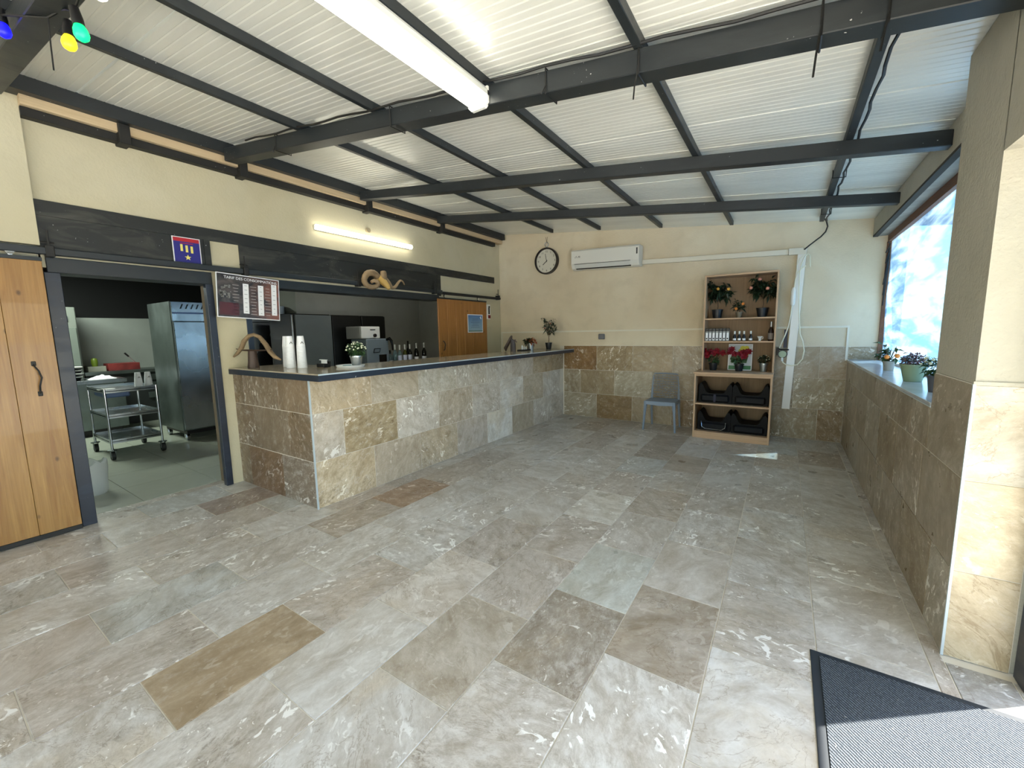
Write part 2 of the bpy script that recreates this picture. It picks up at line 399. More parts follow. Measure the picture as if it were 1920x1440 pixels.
for j in range(-7, 8):
    xa, xb = X0 + TW * j, X0 + TW * (j + 1)
    if j == -7: xa = -4.79
    if j == 7: xb = .66
    y0 = (.440 if j % 2 == 0 else .745) - TL * 6
    for k in range(-1, 18):
        ya, yb = max(y0 + TL * k, -3.4), min(y0 + TL * (k + 1), yB)
        if yb - ya < .02: continue
        if xb <= -3.20 and ya > 2.5 or (xb < -4.6 and (ya > 1.8)): continue       # under the bar
        if ya < -1.6 and xb < -2.6: pass
        tile(floor, ((xa + xb) / 2, (ya + yb) / 2, 0), xb - xa, yb - ya, 'floor', special.get((j, k - 6), random.choice(FLOORC)))
for ya, yb in ((1.2, 1.81), (1.81, 2.40)):      # tiles of the door threshold
    for xa, xb in ((.66, .86), (.86, 1.02)):
        tile(floor, ((xa + xb) / 2, (ya + yb) / 2, 0), xb - xa, yb - ya, 'floor', (172, 172, 170))

# ------------------------------------------------------------------ walls
wb = struct('wall_back')
MB().prism([(-4.79, -.1), (1.12, -.1), (1.12, zr(1.12) + .02), (-4.79, zr(-4.79) + .02)], 'y', yB + .012, yB + .2).build('plaster', PL_BACK, wb)
B('grout_bed', GROUT, wb, -3.3, 1.0, yB + .0035, yB + .0118, 0, 1.2205)
def row(parent, y, z0, z1, joints, orient, fix, cols):
    for a, b in zip(joints, joints[1:]):
        c = cols[joints.index(a) % len(cols)] if cols else random.choice(WALLC)
        m_, h = (a + b) / 2, (z0 + z1) / 2
        if orient == '-y': tile(parent, (m_, fix, h), b - a, z1 - z0, '-y', c)
        else: tile(parent, (fix, m_, h), b - a, z1 - z0, orient, c)
G = .609
row(wb, 0, .812, 1.2185, [-3.22, -2.615, -2.008, -1.40, -.79, -.18, .385, .66, .97], '-y', yB, [(142, 112, 72), (158, 140, 108), (166, 150, 122), (168, 156, 134), (160, 146, 120), (164, 152, 130), (168, 156, 136), (160, 148, 122), (176, 166, 144)])
row(wb, 0, .406, .812, [-3.22, -2.912, -2.305, -1.70, -1.09, -.48, .13, .66], '-y', yB, [(158, 146, 124), (154, 138, 110), (166, 158, 138), (160, 146, 120), (150, 132, 104), (158, 144, 118), (160, 150, 126)])
row(wb, 0, 0., .406, [-3.22, -2.615, -2.008, -1.40, -.79, -.20, .40, .66], '-y', yB, [(162, 152, 132), (136, 114, 80), (160, 146, 122), (140, 118, 86), (150, 134, 108), (160, 148, 124), (146, 126, 96)])

wl = struct('wall_left')
T = -4.79
m = MB()
m.box(T, xL, .69, .70, 0, 3.27)
m.box(T, xL, -3.5, .70, 0, 3.27)
m.box(T, xL, .70, 1.775, 2.0, 3.27)
m.box(T, xL, 1.775, 2.06, 0, 3.27)
m.box(T, xL, 2.06, 5.15, 1.99, 3.27)
m.box(T, xL, 5.15, 6.549, 0, 3.27)
m.build('plaster', PL_LEFT, wl)
B('near_pier_render', PL_LEFT, wl, xL - .01, xL + .045, -3.5, .6995, 2.15, 3.23)
B('upper_board_strip', BLACKP, wl, xL - .001, xL + .020, .70, 6.345, 2.368, 2.478, bev=.002)
B('header_board', BLACKP, wl, xL - .001, xL + .014, .70, 1.775, 2.13, 2.372)
B('header_board', BLACKP, wl, xL - .001, xL + .014, 2.035, 4.86, 2.10, 2.372)
B('board_post', BLACKP, wl, xL - .001, xL + .022, 4.83, 4.90, 2.05, 2.38)
B('board_post', BLACKP, wl, xL - .001, xL + .022, 1.735, 1.785, 2.13, 2.38)
B('lintel', STEELP, wl, xL - .20, xL + .018, .72, 1.775, 1.965, 2.075, bev=.003)
B('lintel', STEELP, wl, xL - .20, xL + .018, 2.06, 4.86, 1.975, 2.065, bev=.003)
tk = struct('trim_3')
for y0, y1 in ((-1.2, 2.03), (2.06, 4.88)):
    B('sliding_rail', STEELP, tk, xL + .030, xL + .075, y0, y1, 2.085, 2.135, bev=.004)
B('sliding_rail', PLATE, tk, xL + .030, xL + .075, 4.88, 6.46, 2.075, 2.115, bev=.004)
for y in (.74, 2.055, 3.36, 4.72, 6.40):
    mm = MB().box(xL + .01, xL + .09, y - .022, y + .022, 2.07, 2.15, bev=.004)
    mm.cyl((xL + .06, y, 2.13), (xL + .06, y, 2.26), .006, n=6); mm.cyl((xL + .045, y - .04, 2.175), (xL + .045, y + .03, 2.175), .007, n=6)
    mm.build('rail_bracket', PLATE, tk)
B('frame_jamb', NAVY, tk, xL - .08, xL + .02, .70, .785, 0.0, 1.965, bev=.003)
B('frame_jamb', NAVY, tk, xL - .04, xL + .02, 1.715, 1.775, 0.0, 1.965, bev=.003)
B('reveal', plain('brown_reveal', (112, 98, 76), .8, var=.1), wl, T, xL - .04, 1.76, 1.775, 0, 1.965)
B('frame_jamb', NAVY, tk, xL - .10, xL + .005, 2.045, 2.10, 1.0, 1.975, bev=.003)
ce = struct('ceiling')
# plates between wall and roof
B('upper_plate', STEELP, ce, -4.56, -4.40, .62, 6.50, 3.150, 3.255, bev=.003)
for y0, y1 in ((.70, 1.22), (1.25, 2.06), (2.14, 3.52), (3.60, 4.86), (4.93, 6.50)):
    B('timber_lath', LATH, ce, xL, -4.47, y0, y1, 3.085, 3.150)
B('lower_plate', PLATE, ce, xL - .001, -4.50, .70, 6.33, 3.020, 3.082, bev=.003)
for y in (1.235, 2.10, 3.56, 4.90):
    B('plate_bracket', PLATE, ce, xL, -4.44, y - .035, y + .035, 3.00, 3.15, bev=.004)

wr = struct('wall_right')
m = MB()
m.box(xR + .0118, 1.0, 2.99, yB, 0, 1.035)
m.box(xR + .0118, 1.0, yP + .0118, 2.99, 0, 2.70)
m.build('plaster', PL_PIL, wr)
B('plaster_over_tiles', PL_PIL, wr, xR + .004, .99, yP + .004, 2.985, 1.2225, 2.725)
B('door_lintel', PL_PIL, wr, xR + .004, .99, -3.5, yP + .01, 2.125, 2.725)
B('door_pier', PL_PIL, wr, xR + .004, .99, -3.5, -2.9, 0, 2.125)
B('grout_bed', GROUT, wr, xR + .0035, xR + .0117, yP + .004, 6.53, 0, 1.035)
B('grout_bed', GROUT, wr, xR + .0035, xR + .0117, yP + .004, 2.985, 1.03, 1.2205)
B('grout_bed', GROUT, wr, xR + .004, .865, yP + .0035, yP + .0117, 0, 1.2205)
DK = [(160, 150, 132), (150, 138, 118), (158, 146, 126), (146, 132, 108), (166, 158, 142)]
row(wr, 0, .812, 1.2185, [yP, 2.99], '-x', xR, DK)
row(wr, 0, .812, 1.0375, [2.99, 3.36, 3.97, 4.58, 5.19, 5.80, 6.41, 6.535], '-x', xR, DK)
row(wr, 0, .406, .812, [yP, 2.75, 3.36, 3.97, 4.58, 5.19, 5.80, 6.41, 6.535][:1] + [3.05, 3.66, 4.27, 4.88, 5.49, 6.10, 6.535], '-x', xR, DK[1:])
row(wr, 0, 0, .406, [yP, 2.75, 3.36, 3.97, 4.58, 5.19, 5.80, 6.41, 6.535], '-x', xR, DK[::-1])
for i, z in enumerate((0, .406, .812)):
    tile(wr, ((xR + .865) / 2, yP, z + .203), .205, .4065, '-y', [(196, 182, 156), (200, 186, 158), (190, 184, 168)][i])
B('corner_trim', TRIMW, wr, xR - .003, xR + .006, yP - .003, yP + .006, 0, 1.222)
B('top_trim', PL_PIL, wr, xR - .002, .87, yP - .004, yP + .012, 1.219, 1.232)
B('lower_edge_trim', TRIMW, wr, xR - .003, xR + .004, 2.99, 6.53, 1.034, 1.041)

# rear of the room behind the camera
wn = struct('wall_front')
B('plaster', PL_LEFT, wn, -4.79, -4.2, -3.62, -3.5, 0, 3.3)
B('plaster', PL_LEFT, wn, .2, 1.0, -3.62, -3.5, 0, 3.3)
B('plaster_over_opening', PL_LEFT, wn, -4.2, .2, -3.62, -3.5, 2.45, 3.3)

# window with plastic sheet
w1 = struct('window_1')
B('sill', plain('grey_marble', (176, 180, 182), .18, var=.12), w1, xR - .004, 1.03, 2.992, yB, 1.041, 1.061, bev=.002)
B('header', PL_PIL, w1, .80, .90, 2.99, yB, 2.52, 2.705)
B('header_flange', plain('weathered_flange', (74, 72, 68), .85, spec=.1), w1, .80, .845, 2.99, yB, 2.50, 2.52)
B('header_soffit', plain('weathered_soffit', (150, 144, 134), .7, var=.2), w1, .845, .955, 2.99, yB, 2.505, 2.52)
B('top_rail', BROWNW, w1, .935, .985, 3.3, yB, 2.43, 2.505)
B('side_rail', BROWNW, w1, .93, .975, yB - .03, yB - .001, 1.061, 2.43)
B('post', NAVY, w1, .865, .945, 3.72, 3.83, 1.061, 2.52, bev=.003)
B('bottom_rail', WHITE, w1, .952, .985, 2.99, yB - .03, 1.061, 1.085)
m = MB(); ny, nz = 50, 24
gv = [[m.bm.verts.new((.968 + .012 * mnoise.noise(Vector((0, 3.0 + i * 3.5 / ny * 1.3, j * .11))), 2.995 + 3.512 * i / ny, 1.08 + 1.36 * j / nz)) for j in range(nz + 1)] for i in range(ny + 1)]
for i in range(ny):
    for j in range(nz): m.bm.faces.new((gv[i][j], gv[i + 1][j], gv[i + 1][j + 1], gv[i][j + 1]))
m.build('plastic_sheet', sheet_mat(), w1, smooth=True)
m = MB(); m.tube([(.955, 6.50, 2.42 - .02 * i + 0) if i % 2 else (.93 - .006 * (i % 3), 6.47, 2.42 - .06 * i) for i in range(14)], .006, 5); m.build('tie_cord', CABLE, w1)

# ------------------------------------------------------------------ ceiling
def slope_box(name, mat, x0, x1, y0, y1, d0, d1, yr=None, bev=0.):   # box following the roof slope; d = distance below the roof underside; yr = y at the right end
    m = MB(); dy = 0 if yr is None else yr - y0
    v = [m.bm.verts.new(q) for q in ((x0, y0, zr(x0) - d1), (x1, y0 + dy, zr(x1) - d1), (x1, y1 + dy, zr(x1) - d1), (x0, y1, zr(x0) - d1), (x0, y0, zr(x0) - d0), (x1, y0 + dy, zr(x1) - d0), (x1, y1 + dy, zr(x1) - d0), (x0, y1, zr(x0) - d0))]
    for q in ((0, 3, 2, 1), (4, 5, 6, 7), (0, 1, 5, 4), (1, 2, 6, 5), (2, 3, 7, 6), (3, 0, 4, 7)): m.bm.faces.new([v[i] for i in q])
    if bev: bmesh.ops.bevel(m.bm, geom=list(m.bm.edges), offset=bev, segments=1, affect='EDGES')
    return m.build(name, mat, ce)
pw_ = 1.135
for k in range(9):
    ya, yb = -3.56 + pw_ * k, -3.56 + pw_ * (k + 1)
    if k == 8: yb = 6.66
    m = MB(); prof = []; n_ = max(4, int((yb - ya - .01) / .047)); st = (yb - ya - .006) / n_
    prof.append((ya + .003, .012))
    for i in range(n_):
        y = ya + .003 + st * i; prof += [(y + .003, 0.), (y + st - .008, 0.), (y + st - .004, .0028)]
    prof.append((yb - .003, .012))
    rows = []
    xs = (-4.72, 1.755)
    for x in xs: rows.append([m.bm.verts.new((x, y, zr(x) + h)) for y, h in prof] + [m.bm.verts.new((x, yb - .003, zr(x) + .05)), m.bm.verts.new((x, ya + .003, zr(x) + .05))])
    nn = len(rows[0])
    for i in range(nn):
        i2 = (i + 1) % nn; m.bm.faces.new((rows[0][i], rows[0][i2], rows[1][i2], rows[1][i]))
    m.bm.faces.new(rows[0]); m.bm.faces.new(rows[1][::-1])
    m.build('roof_panel', FOIL, ce)
for x, y1 in ((-3.30, 6.27), (-2.46, 6.22), (-1.56, 6.27), (-.665, 6.30), (.29, 6.33)):
    slope_box('purlin', STEELP, x - .022, x + .022, -3.5, y1, .001, .058, bev=.003)
for ya, yr in ((-2.6, -2.55), (-1.05, -.95), (.50, .56), (1.92, 2.245), (3.38, 3.765), (4.72, 5.19)):
    big = ya in (.50, 1.92)
    slope_box('steel_beam', STEELP, -4.41, .80, ya, ya + (.115 if big else .085), .058, .155 if not big else .168, yr, bev=.004)
    slope_box('joint_cover', FOIL, -4.40, .80, ya + .085, ya + .10, .0, .004, yr)
# fascia on the overhang
slope_box('overhang_rafter', BROWNW, .99, 1.71, 6.50, 6.58, .01, .10)
slope_box('overhang_rafter', BROWNW, .99, 1.71, 5.0, 5.08, .01, .10)
slope_box('gutter', DUCTW, 1.715, 1.765, -3.5, 6.66, .0, .08)
# power cable lying along the second beam and purlin, ties
m = MB(); pts = []
for i in range(30):
    x = -4.0 + i * .15; y = 1.91 + (x + 4.41) / 5.21 * .325; pts.append((x, y - .012, zr(x) - .052 + .006 * math.sin(i * 1.7)))
m.tube(pts, .007, 6); m.build('power_cable', CABLE, ce)
m = MB(); pts = [(.335 + .008 * math.sin(i * 1.9), 2.4 + i * .13, zr(.33) - .05 - .012 * (i % 3 == 0)) for i in range(31)]
m.tube(pts, .008, 6); m.build('power_cable', CABLE, ce)
for x, L_ in ((-.66, .13), (.055, .17), (.26, .12), (-3.6, .03), (-2.3, .0), (-1.15, .02)):
    y = 1.92 + (x + 4.41) / 5.21 * .325
    m = MB(); z0, z1 = zr(x) - .050, zr(x) - .176
    m.tube([(x, y - .006, z0), (x, y - .006, z1), (x, y + .122, z1 + .002), (x, y + .122, z0), (x, y - .006, z0 + .001)], .0045, 4)
    if L_: m.tube([(x, y - .010, zr(x) - .14), (x - .012, y - .02, zr(x) - .16 - L_ * .5), (x - .018, y - .018, zr(x) - .16 - L_)], .004, 4)
    m.build('cable_tie', CABLE, ce)
for y in (4.0, 4.55, 5.5, 5.9):
    m = MB(); m.tube([(.262, y, zr(.29) - .001), (.262, y, zr(.29) - .064), (.35, y, zr(.29) - .072), (.352, y, zr(.29) - .001)], .004, 4); m.build('cable_tie', CABLE, ce)

# trunking, back-wall trims
t1 = struct('trim_1'); B('wall_trim', DUCTW, t1, xL + .02, .655, yB - .006, yB + .0115, 1.452, 1.476)
B('wall_trim', DUCTW, t1, xL + .02, xL + .04, yB - .006, yB + .0115, 1.08, 1.452)
t2 = struct('trim_2'); B('wall_trim', DUCTW, t2, .635, .655, yB - .006, yB + .010, 1.045, 1.452)

# door frame on the right
d3 = struct('door_3'); B('frame_post', NAVY, d3, .872, .945, 2.335, 2.44, 0, 2.115, bev=.003)
B('frame_head', NAVY, d3, .872, .945, -2.9, 2.335, 2.05, 2.115, bev=.003)

# ------------------------------------------------------------------ sliding plank doors
d1 = struct('door_1')
ys = [-1.05, -.84, -.62, -.40, -.19, .03, .25, .472, .693]
for a, b in zip(ys, ys[1:]): B('plank', DOORW, d1, xL + .030, xL + .062, a + .0008, b - .0008, .042, 2.035, bev=.002, origin=(xL + .04, (a + b) / 2, 1))
B('hanger_bar', STEELP, d1, xL + .026, xL + .066, -1.05, .695, 2.036, 2.060)
B('bottom_guide', PLATE, d1, xL + .030, xL + .062, -1.05, .693, .008, .040)
m = MB(); m.tube([(xL + .062, .575, 1.30), (xL + .075, .575, 1.285), (xL + .092, .59, 1.25), (xL + .094, .60, 1.20), (xL + .092, .585, 1.14), (xL + .075, .585, 1.10), (xL + .062, .585, 1.085)], .0055, 6)
m.box(xL + .060, xL + .068, .563, .587, 1.285, 1.32, bev=.003); m.box(xL + .060, xL + .068, .573, .597, 1.065, 1.10, bev=.003); m.build('door_handle', PLATE, d1)
for y in (.05, .55): m = MB(); m.cyl((xL + .04, y, 2.085), (xL + .06, y, 2.085), .022, n=12); m.box(xL + .045, xL + .055, y - .01, y + .01, 2.055, 2.085); m.build('roller', CHROME, d1)
d2 = struct('door_2')
ys = [4.79, 4.99, 5.20, 5.41, 5.62, 5.83, 6.03]
for a, b in zip(ys, ys[1:]): B('plank', DOORW2, d2, xL + .030, xL + .058, a + .0006, b - .0006, .02, 2.005, bev=.002, origin=(xL + .04, (a + b) / 2, 1))
B('hanger_bar', PLATE, d2, xL + .028, xL + .062, 4.79, 6.03, 2.006, 2.026)
for y in (4.95, 5.80): m = MB(); m.cyl((xL + .04, y, 2.052), (xL + .06, y, 2.052), .022, n=12); m.box(xL + .045, xL + .055, y - .01, y + .01, 2.024, 2.05); m.build('roller', CHROME, d2)
m = MB(); m.tube([(xL + .058, 4.87, 1.35), (xL + .085, 4.87, 1.33), (xL + .09, 4.885, 1.29), (xL + .09, 4.87, 1.25), (xL + .085, 4.875, 1.22), (xL + .058, 4.875, 1.20)], .007, 6); m.build('door_handle', PLATE, d2)

# ------------------------------------------------------------------ bar counter
bx, by = -3.234, 1.871
bar = thing('bar_counter', 'long L-shaped bar clad in travertine tiles with dark steel edge', 'counter', (bx, by, 0))
m = MB(); m.box(-3.72, bx - .0118, by + .0118, yB - .002, 0, 1.105); m.box(xL + .002, -3.72, by + .0118, 2.42, 0, 1.105); m.build('body', plain('bar_core', (110, 104, 94), .8), bar)
B('grout_bed', GROUT, bar, bx - .0117, bx - .0035, by + .004, yB - .003, 0, 1.104)
B('grout_bed', GROUT, bar, xL + .003, bx - .004, by + .0035, by + .0117, 0, 1.104)
rows = [(0, .408, [by, 2.476] + [2.476 + .602 * i for i in range(1, 7)] + [yB - .003], [(184, 166, 132), (168, 154, 130), (172, 158, 132), (168, 158, 142), (192, 190, 180), (160, 148, 124), (178, 172, 158), (174, 168, 154)]),
        (.408, .816, [by, 2.167] + [2.167 + .605 * i for i in range(1, 8)] + [yB - .003], [(180, 170, 152), (164, 144, 106), (192, 184, 168), (170, 156, 132), (178, 170, 154), (186, 182, 170), (170, 158, 134), (180, 176, 164)]),
        (.816, 1.104, [by, 2.482] + [2.482 + .603 * i for i in range(1, 7)] + [yB - .003], [(178, 160, 128), (170, 156, 130), (182, 176, 158), (176, 168, 150), (178, 172, 158), (178, 168, 150), (158, 142, 112), (152, 136, 104)])]
for z0, z1, js, cs in rows:
    js = [q for q in js if q <= yB - .003]
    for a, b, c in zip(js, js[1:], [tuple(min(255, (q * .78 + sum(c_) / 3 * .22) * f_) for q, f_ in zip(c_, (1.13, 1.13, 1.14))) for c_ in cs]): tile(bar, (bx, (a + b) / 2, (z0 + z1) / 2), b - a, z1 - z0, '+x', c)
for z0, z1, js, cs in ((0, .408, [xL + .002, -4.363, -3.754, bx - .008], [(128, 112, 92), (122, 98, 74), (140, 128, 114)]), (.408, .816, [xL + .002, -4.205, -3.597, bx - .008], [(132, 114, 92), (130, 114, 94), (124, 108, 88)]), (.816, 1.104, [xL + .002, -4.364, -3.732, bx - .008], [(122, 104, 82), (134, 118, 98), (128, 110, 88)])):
    for a, b, c in zip(js, js[1:], cs): tile(bar, ((a + b) / 2, by, (z0 + z1) / 2), b - a, z1 - z0, '-y', c)
B('corner_trim', TRIMW, bar, bx - .008, bx + .004, by - .004, by + .008, 0, 1.104)
m = MB()
xf, yf, xi, yi = -3.03, 1.838, -3.74, 2.43
loop = [(xL + .003, yf), (xf, yf), (xf, yB - .002), (xi, yB - .002), (xi, yi), (xL + .003, yi)]
m.prism(loop, 'z', 1.106, 1.154); m.build('edge_band', NAVY, bar)
SLABT = plain('honed_counter_stone', (172, 160, 138), .16, var=.16)
ysl = [1.838, 2.43, 3.04, 3.65, 4.26, 4.87, 5.48, 6.09, yB - .002]
m = MB(); m.box(xL + .003, -3.735, yf + .004, yi, 1.1545, 1.165, bev=.0015); m.build('top_stone', SLABT, bar)
for a, b in zip(ysl, ysl[1:]): B('top_stone', SLABT, bar, -3.732, xf - .004, a + (.004 if a < 1.9 else .001), b - .001, 1.1545, 1.165, bev=.0015)
B('edge_strip', TRIMW, bar, xf - .004, xf, yf, yB - .002, 1.155, 1.1655)

ZT = 1.1655
# ------------------------------------------------------------------ back room: kitchen and bar back
fk = struct('floor_kitchen')
B('slab', plain('dark_grout', (96, 96, 86), .9), fk, -10.1, -4.79, -1.2, 6.6, -.1, -.0035)
me_k = {}
def ktile(x, y, a, b):
    key = (round(a, 2), round(b, 2))
    if key not in me_k:
        mm = MB().box(-a / 2 + .002, a / 2 - .002, -b / 2 + .002, b / 2 - .002, -.01, 0, bev=.0012); me = bpy.data.meshes.new('tile'); mm.bm.to_mesh(me); mm.bm.free(); me.materials.append(CERAM); me_k[key] = me
    o = bpy.data.objects.new('tile', me_k[key]); COL.objects.link(o); o.parent = fk; o.location = (x, y, 0)
for i in range(9):
    for j in range(9):
        x1_ = -4.79 - .6 * i; x0_ = max(x1_ - .6, -10.05); y0_ = -.66 + .6 * j
        ktile((x0_ + x1_) / 2, y0_ + .3, x1_ - x0_, .6)
wk = struct('wall_kitchen')
B('back_paint', PL_KIT, wk, -10.2, -10.0, -1.2, 3.95, 0, 1.84)
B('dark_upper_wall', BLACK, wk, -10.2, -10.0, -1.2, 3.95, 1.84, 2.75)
B('side_paint', PL_KIT, wk, -10.0, -4.79, -1.35, -1.2, 0, 2.75)
B('partition', PL_GREY, wk, -10.0, -6.95, 3.80, 3.95, 0, 2.75)
wbk = struct('wall_bar')
B('rear_paint', PL_GREY, wbk, -6.95, -6.75, 3.80, 6.7, 0, 2.75)
B('side_paint', PL_GREY, wbk, -6.75, -4.79, 6.549, 6.70, 0, 2.75)
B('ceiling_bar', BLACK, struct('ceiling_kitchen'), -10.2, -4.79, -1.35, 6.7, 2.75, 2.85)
kl = bpy.data.lights.new('kitchen_lamp', 'AREA'); kl.energy = KITCHEN; kl.size = .25; kl.size_y = 1.2; kl.shape = 'RECTANGLE'; kl.color = (.90, 1., .88)
ko = bpy.data.objects.new('kitchen_lamp', kl); COL.objects.link(ko); ko.location = (-8.6, .9, 2.66)
kl2 = bpy.data.lights.new('bar_fill_light', 'AREA'); kl2.energy = 4.5; kl2.size = .2; kl2.size_y = .6; kl2.shape = 'RECTANGLE'; kl2.color = (1, .97, .9)  # weak fill light added to brighten the grey wall behind the bar
ko2 = bpy.data.objects.new('bar_fill_light', kl2); COL.objects.link(ko2); ko2.location = (-5.3, 4.4, 2.6)

# double stainless fridge
f = thing('stainless_fridge', 'tall double-door stainless steel fridge with vent grille on top', 'fridge', (-7.45, 2.97, 0))
B('cabinet', INOXD, f, -7.9, -7.045, 2.20, 3.75, .15, 1.97, bev=.006)
B('top_panel', INOX, f, -7.045, -7.01, 2.205, 3.745, 1.70, 1.965, bev=.003)
B('plinth', DARKPL, f, -7.85, -7.06, 2.24, 3.71, .10, .15)
for a, b in ((2.21, 2.970), (2.98, 3.745)): B('door', INOX, f, -7.042, -7.0, a, b, .17, 1.692, bev=.006)
B('trim_strip', plain('grey_strip', (92, 104, 130), .3, .6), f, -7.012, -7.006, 2.21, 3.74, 1.80, 1.825)
m = MB()
for i in range(22):
    y = 2.30 + i * .062; m.prism([(y, 1.87), (y + .018, 1.87), (y + .046, 1.935), (y + .028, 1.935)], 'x', -7.012, -7.008)
m.build('vent_grille', BLKGLOSS, f)
for x, y in ((-7.12, 2.26), (-7.12, 3.69), (-7.8, 2.26), (-7.8, 3.69)):
    m = MB(); m.cyl((x, y - .02, .05), (x, y + .02, .05), .05, n=14); m.box(x - .02, x + .02, y - .03, y + .03, .05, .10); m.build('caster', CHROME, f)
# serving trolley
t = thing('serving_trolley', 'three-tier stainless steel trolley with black casters in kitchen doorway', 'trolley', (-7.15, 1.63, 0))
x0, x1, y0, y1 = -7.53, -6.77, 1.375, 1.885
for z in (.22, .53, .84):
    m = MB(); m.box(x0, x1, y0, y1, z, z + .008)
    for q in ((x0, x1, y0, y0 + .012), (x0, x1, y1 - .012, y1), (x0, x0 + .012, y0, y1), (x1 - .012, x1, y0, y1)): m.box(*q, z - .02, z + .030)
    m.build('shelf', INOX, t)
for x in (x0 + .01, x1 - .01):
    for y in (y0 + .01, y1 - .01):
        m = MB(); m.cyl((x, y, .13), (x, y, .875), .014, n=10); m.build('leg', CHROME, t, smooth=True)
        m = MB(); m.cyl((x, y - .018, .052), (x, y + .018, .052), .052, n=16); cw = m.build('caster_wheel', plain('rubber_grey', (34, 38, 38), .6), t, smooth=True)
        m = MB(); m.lathe([(.045, .118), (.045, .128), (.012, .132)], (x, y, 0), 14); m.box(x - .018, x + .018, y - .024, y - .019, .04, .12); m.box(x - .018, x + .018, y + .019, y + .024, .04, .12); m.build('caster_fork', INOXD, cw)
o = tag(B('plastic_tub', plain('blue_tub', (96, 122, 168), .4, alpha=.8), None, -7.42, -6.95, 1.42, 1.66, .745, .835, bev=.015, origin=(-7.2, 1.5, .745)), 'blue translucent tub hung under the trolley top tray', 'tub')
m = MB(); m.lathe([(.0, .0), (.07, 0), (.085, .012), (.08, .012), (.066, .004), (0, .004)], (-6.95, 1.44, .849), 24, False); tag(m.build('saucer', WHITE, None, origin=(-6.95, 1.44, .849), smooth=True), 'small white saucer lying on the trolley top', 'saucer')
def cup_stack(name, loc, n, label, cat, group, r0=.042, lean=0, step=.0115, mk=True):
    s_ = thing(name, label, cat, loc, group); h = .095; r1 = r0 * .74
    for i in range(n):
        z = loc[2] + i * step; k = (i == n - 1); m = MB()
        hh = h if k else step * 1.35
        f0 = 1 - .12 * i / n
        m.lathe([(r0 * f0, 0), (r0 * 1.05 * f0, .001), (r0 * 1.05 * f0, .005), (r0 * f0, .006), (r0 * f0 + (r1 * f0 - r0 * f0) * hh / h, hh)] + ([(0, hh)] if k else []), (loc[0] + lean * i, loc[1], z), 18, False)
        lc = m.build('cup', WPAPER, s_, smooth=True)
    if mk:
        zt = loc[2] + n * step + .01
        m = MB(); ry = r0 * .80; th0 = math.atan2(-loc[1], -loc[0]) + .35
        def sp_(t_, z): return (loc[0] + ry * math.cos(th0 + t_), loc[1] + ry * math.sin(th0 + t_), z)
        m.tube([sp_(-.3 + .1 * i_, zt + .018 * math.sin(PI * i_ / 6)) for i_ in range(7)], .0035, 5); m.tube([sp_(-.3, zt - .01), sp_(0, zt - .02), sp_(.4, zt - .028)], .002, 4); m.tube([sp_(.1, zt - .002), sp_(.3, zt - .045)], .0025, 4)
        m.build('printed_logo', DARKPL, lc)
    return s_
cup_stack('cup_stack', (-6.98, 1.76, .849), 9, 'left stack of white paper cups on the trolley', 'cups', 'paper cups on trolley')
cup_stack('cup_stack', (-6.96, 1.855, .849), 9, 'right stack of white paper cups on the trolley', 'cups', 'paper cups on trolley')
# transparent bag
m = MB(); c0 = Vector((-5.47, .94, 0))
prof = [(.0, .0), (.105, .0), (.118, .03), (.122, .12), (.128, .24), (.12, .30), (.10, .315)]
m.lathe(prof, c0, 22, False)
for v in m.bm.verts:
    a = math.atan2(v.co.y - c0.y, v.co.x - c0.x); k = 1 + .10 * math.sin(3 * a + v.co.z * 9) * (v.co.z * 3 + .2); v.co.x = c0.x + (v.co.x - c0.x) * k; v.co.y = c0.y + (v.co.y - c0.y) * k
    if v.co.z > .29: v.co.z += .02 * math.sin(5 * a)
kb = m.build('waste_bag', plain('milky_plastic_film', (206, 214, 216), .3, alpha=.72), None, origin=c0, smooth=True)
tag(kb, 'crumpled translucent plastic bag on the kitchen floor', 'bag')
# kitchen units
u = thing('steel_counter_unit', 'low stainless steel kitchen counter behind the trolley', 'counter', (-9.0, 1.2, 0))
B('cabinet', INOXD, u, -9.3, -8.70, .3, 2.02, .10, .80, bev=.004); B('worktop', INOX, u, -9.32, -8.66, .3, 2.05, .80, .86, bev=.006); B('plinth', DARKPL, u, -9.25, -8.78, .35, 1.95, 0, .10)
u = thing('tall_steel_cabinet', 'tall grey steel cabinet standing left in the kitchen', 'cabinet', (-9.5, 1.3, 0))
B('cabinet', plain('grey_green_enamel', (120, 126, 118), .4), u, -9.98, -9.40, 1.0, 1.72, 0, 1.98, bev=.01); B('door', plain('grey_green_door', (112, 120, 112), .4), u, -9.40, -9.375, 1.02, 1.70, .1, 1.66, bev=.004)
B('control_panel', plain('dark_blue_panel', (34, 40, 66), .3), u, -9.40, -9.385, 1.1, 1.62, 1.76, 1.84)
m = MB(); m.cyl((-9.36, 1.58, 1.1), (-9.36, 1.58, 1.5), .01, n=8); m.build('door_handle', CHROME, u)
u = thing('rear_steel_counter', 'dark steel counter along the kitchen back wall', 'counter', (-9.7, 2.6, 0))
B('cabinet', plain('dark_cabinet', (40, 44, 44), .5), u, -9.99, -9.45, 1.74, 3.78, 0, .88); B('worktop', INOXD, u, -9.99, -9.42, 1.73, 3.78, .88, .935, bev=.004)
for z in (.42, .60, .74): B('drawer', INOXD, u, -9.45, -9.425, 2.5, 3.3, z, z + .10, bev=.003)
o = tag(B('printed_carton', plain('red_printed_card', (120, 46, 44), .5, var=.4), None, -9.85, -9.55, 2.05, 2.46, .9355, 1.055, bev=.003, origin=(-9.7, 2.2, .9355)), 'red patterned carton on the rear kitchen counter', 'box')
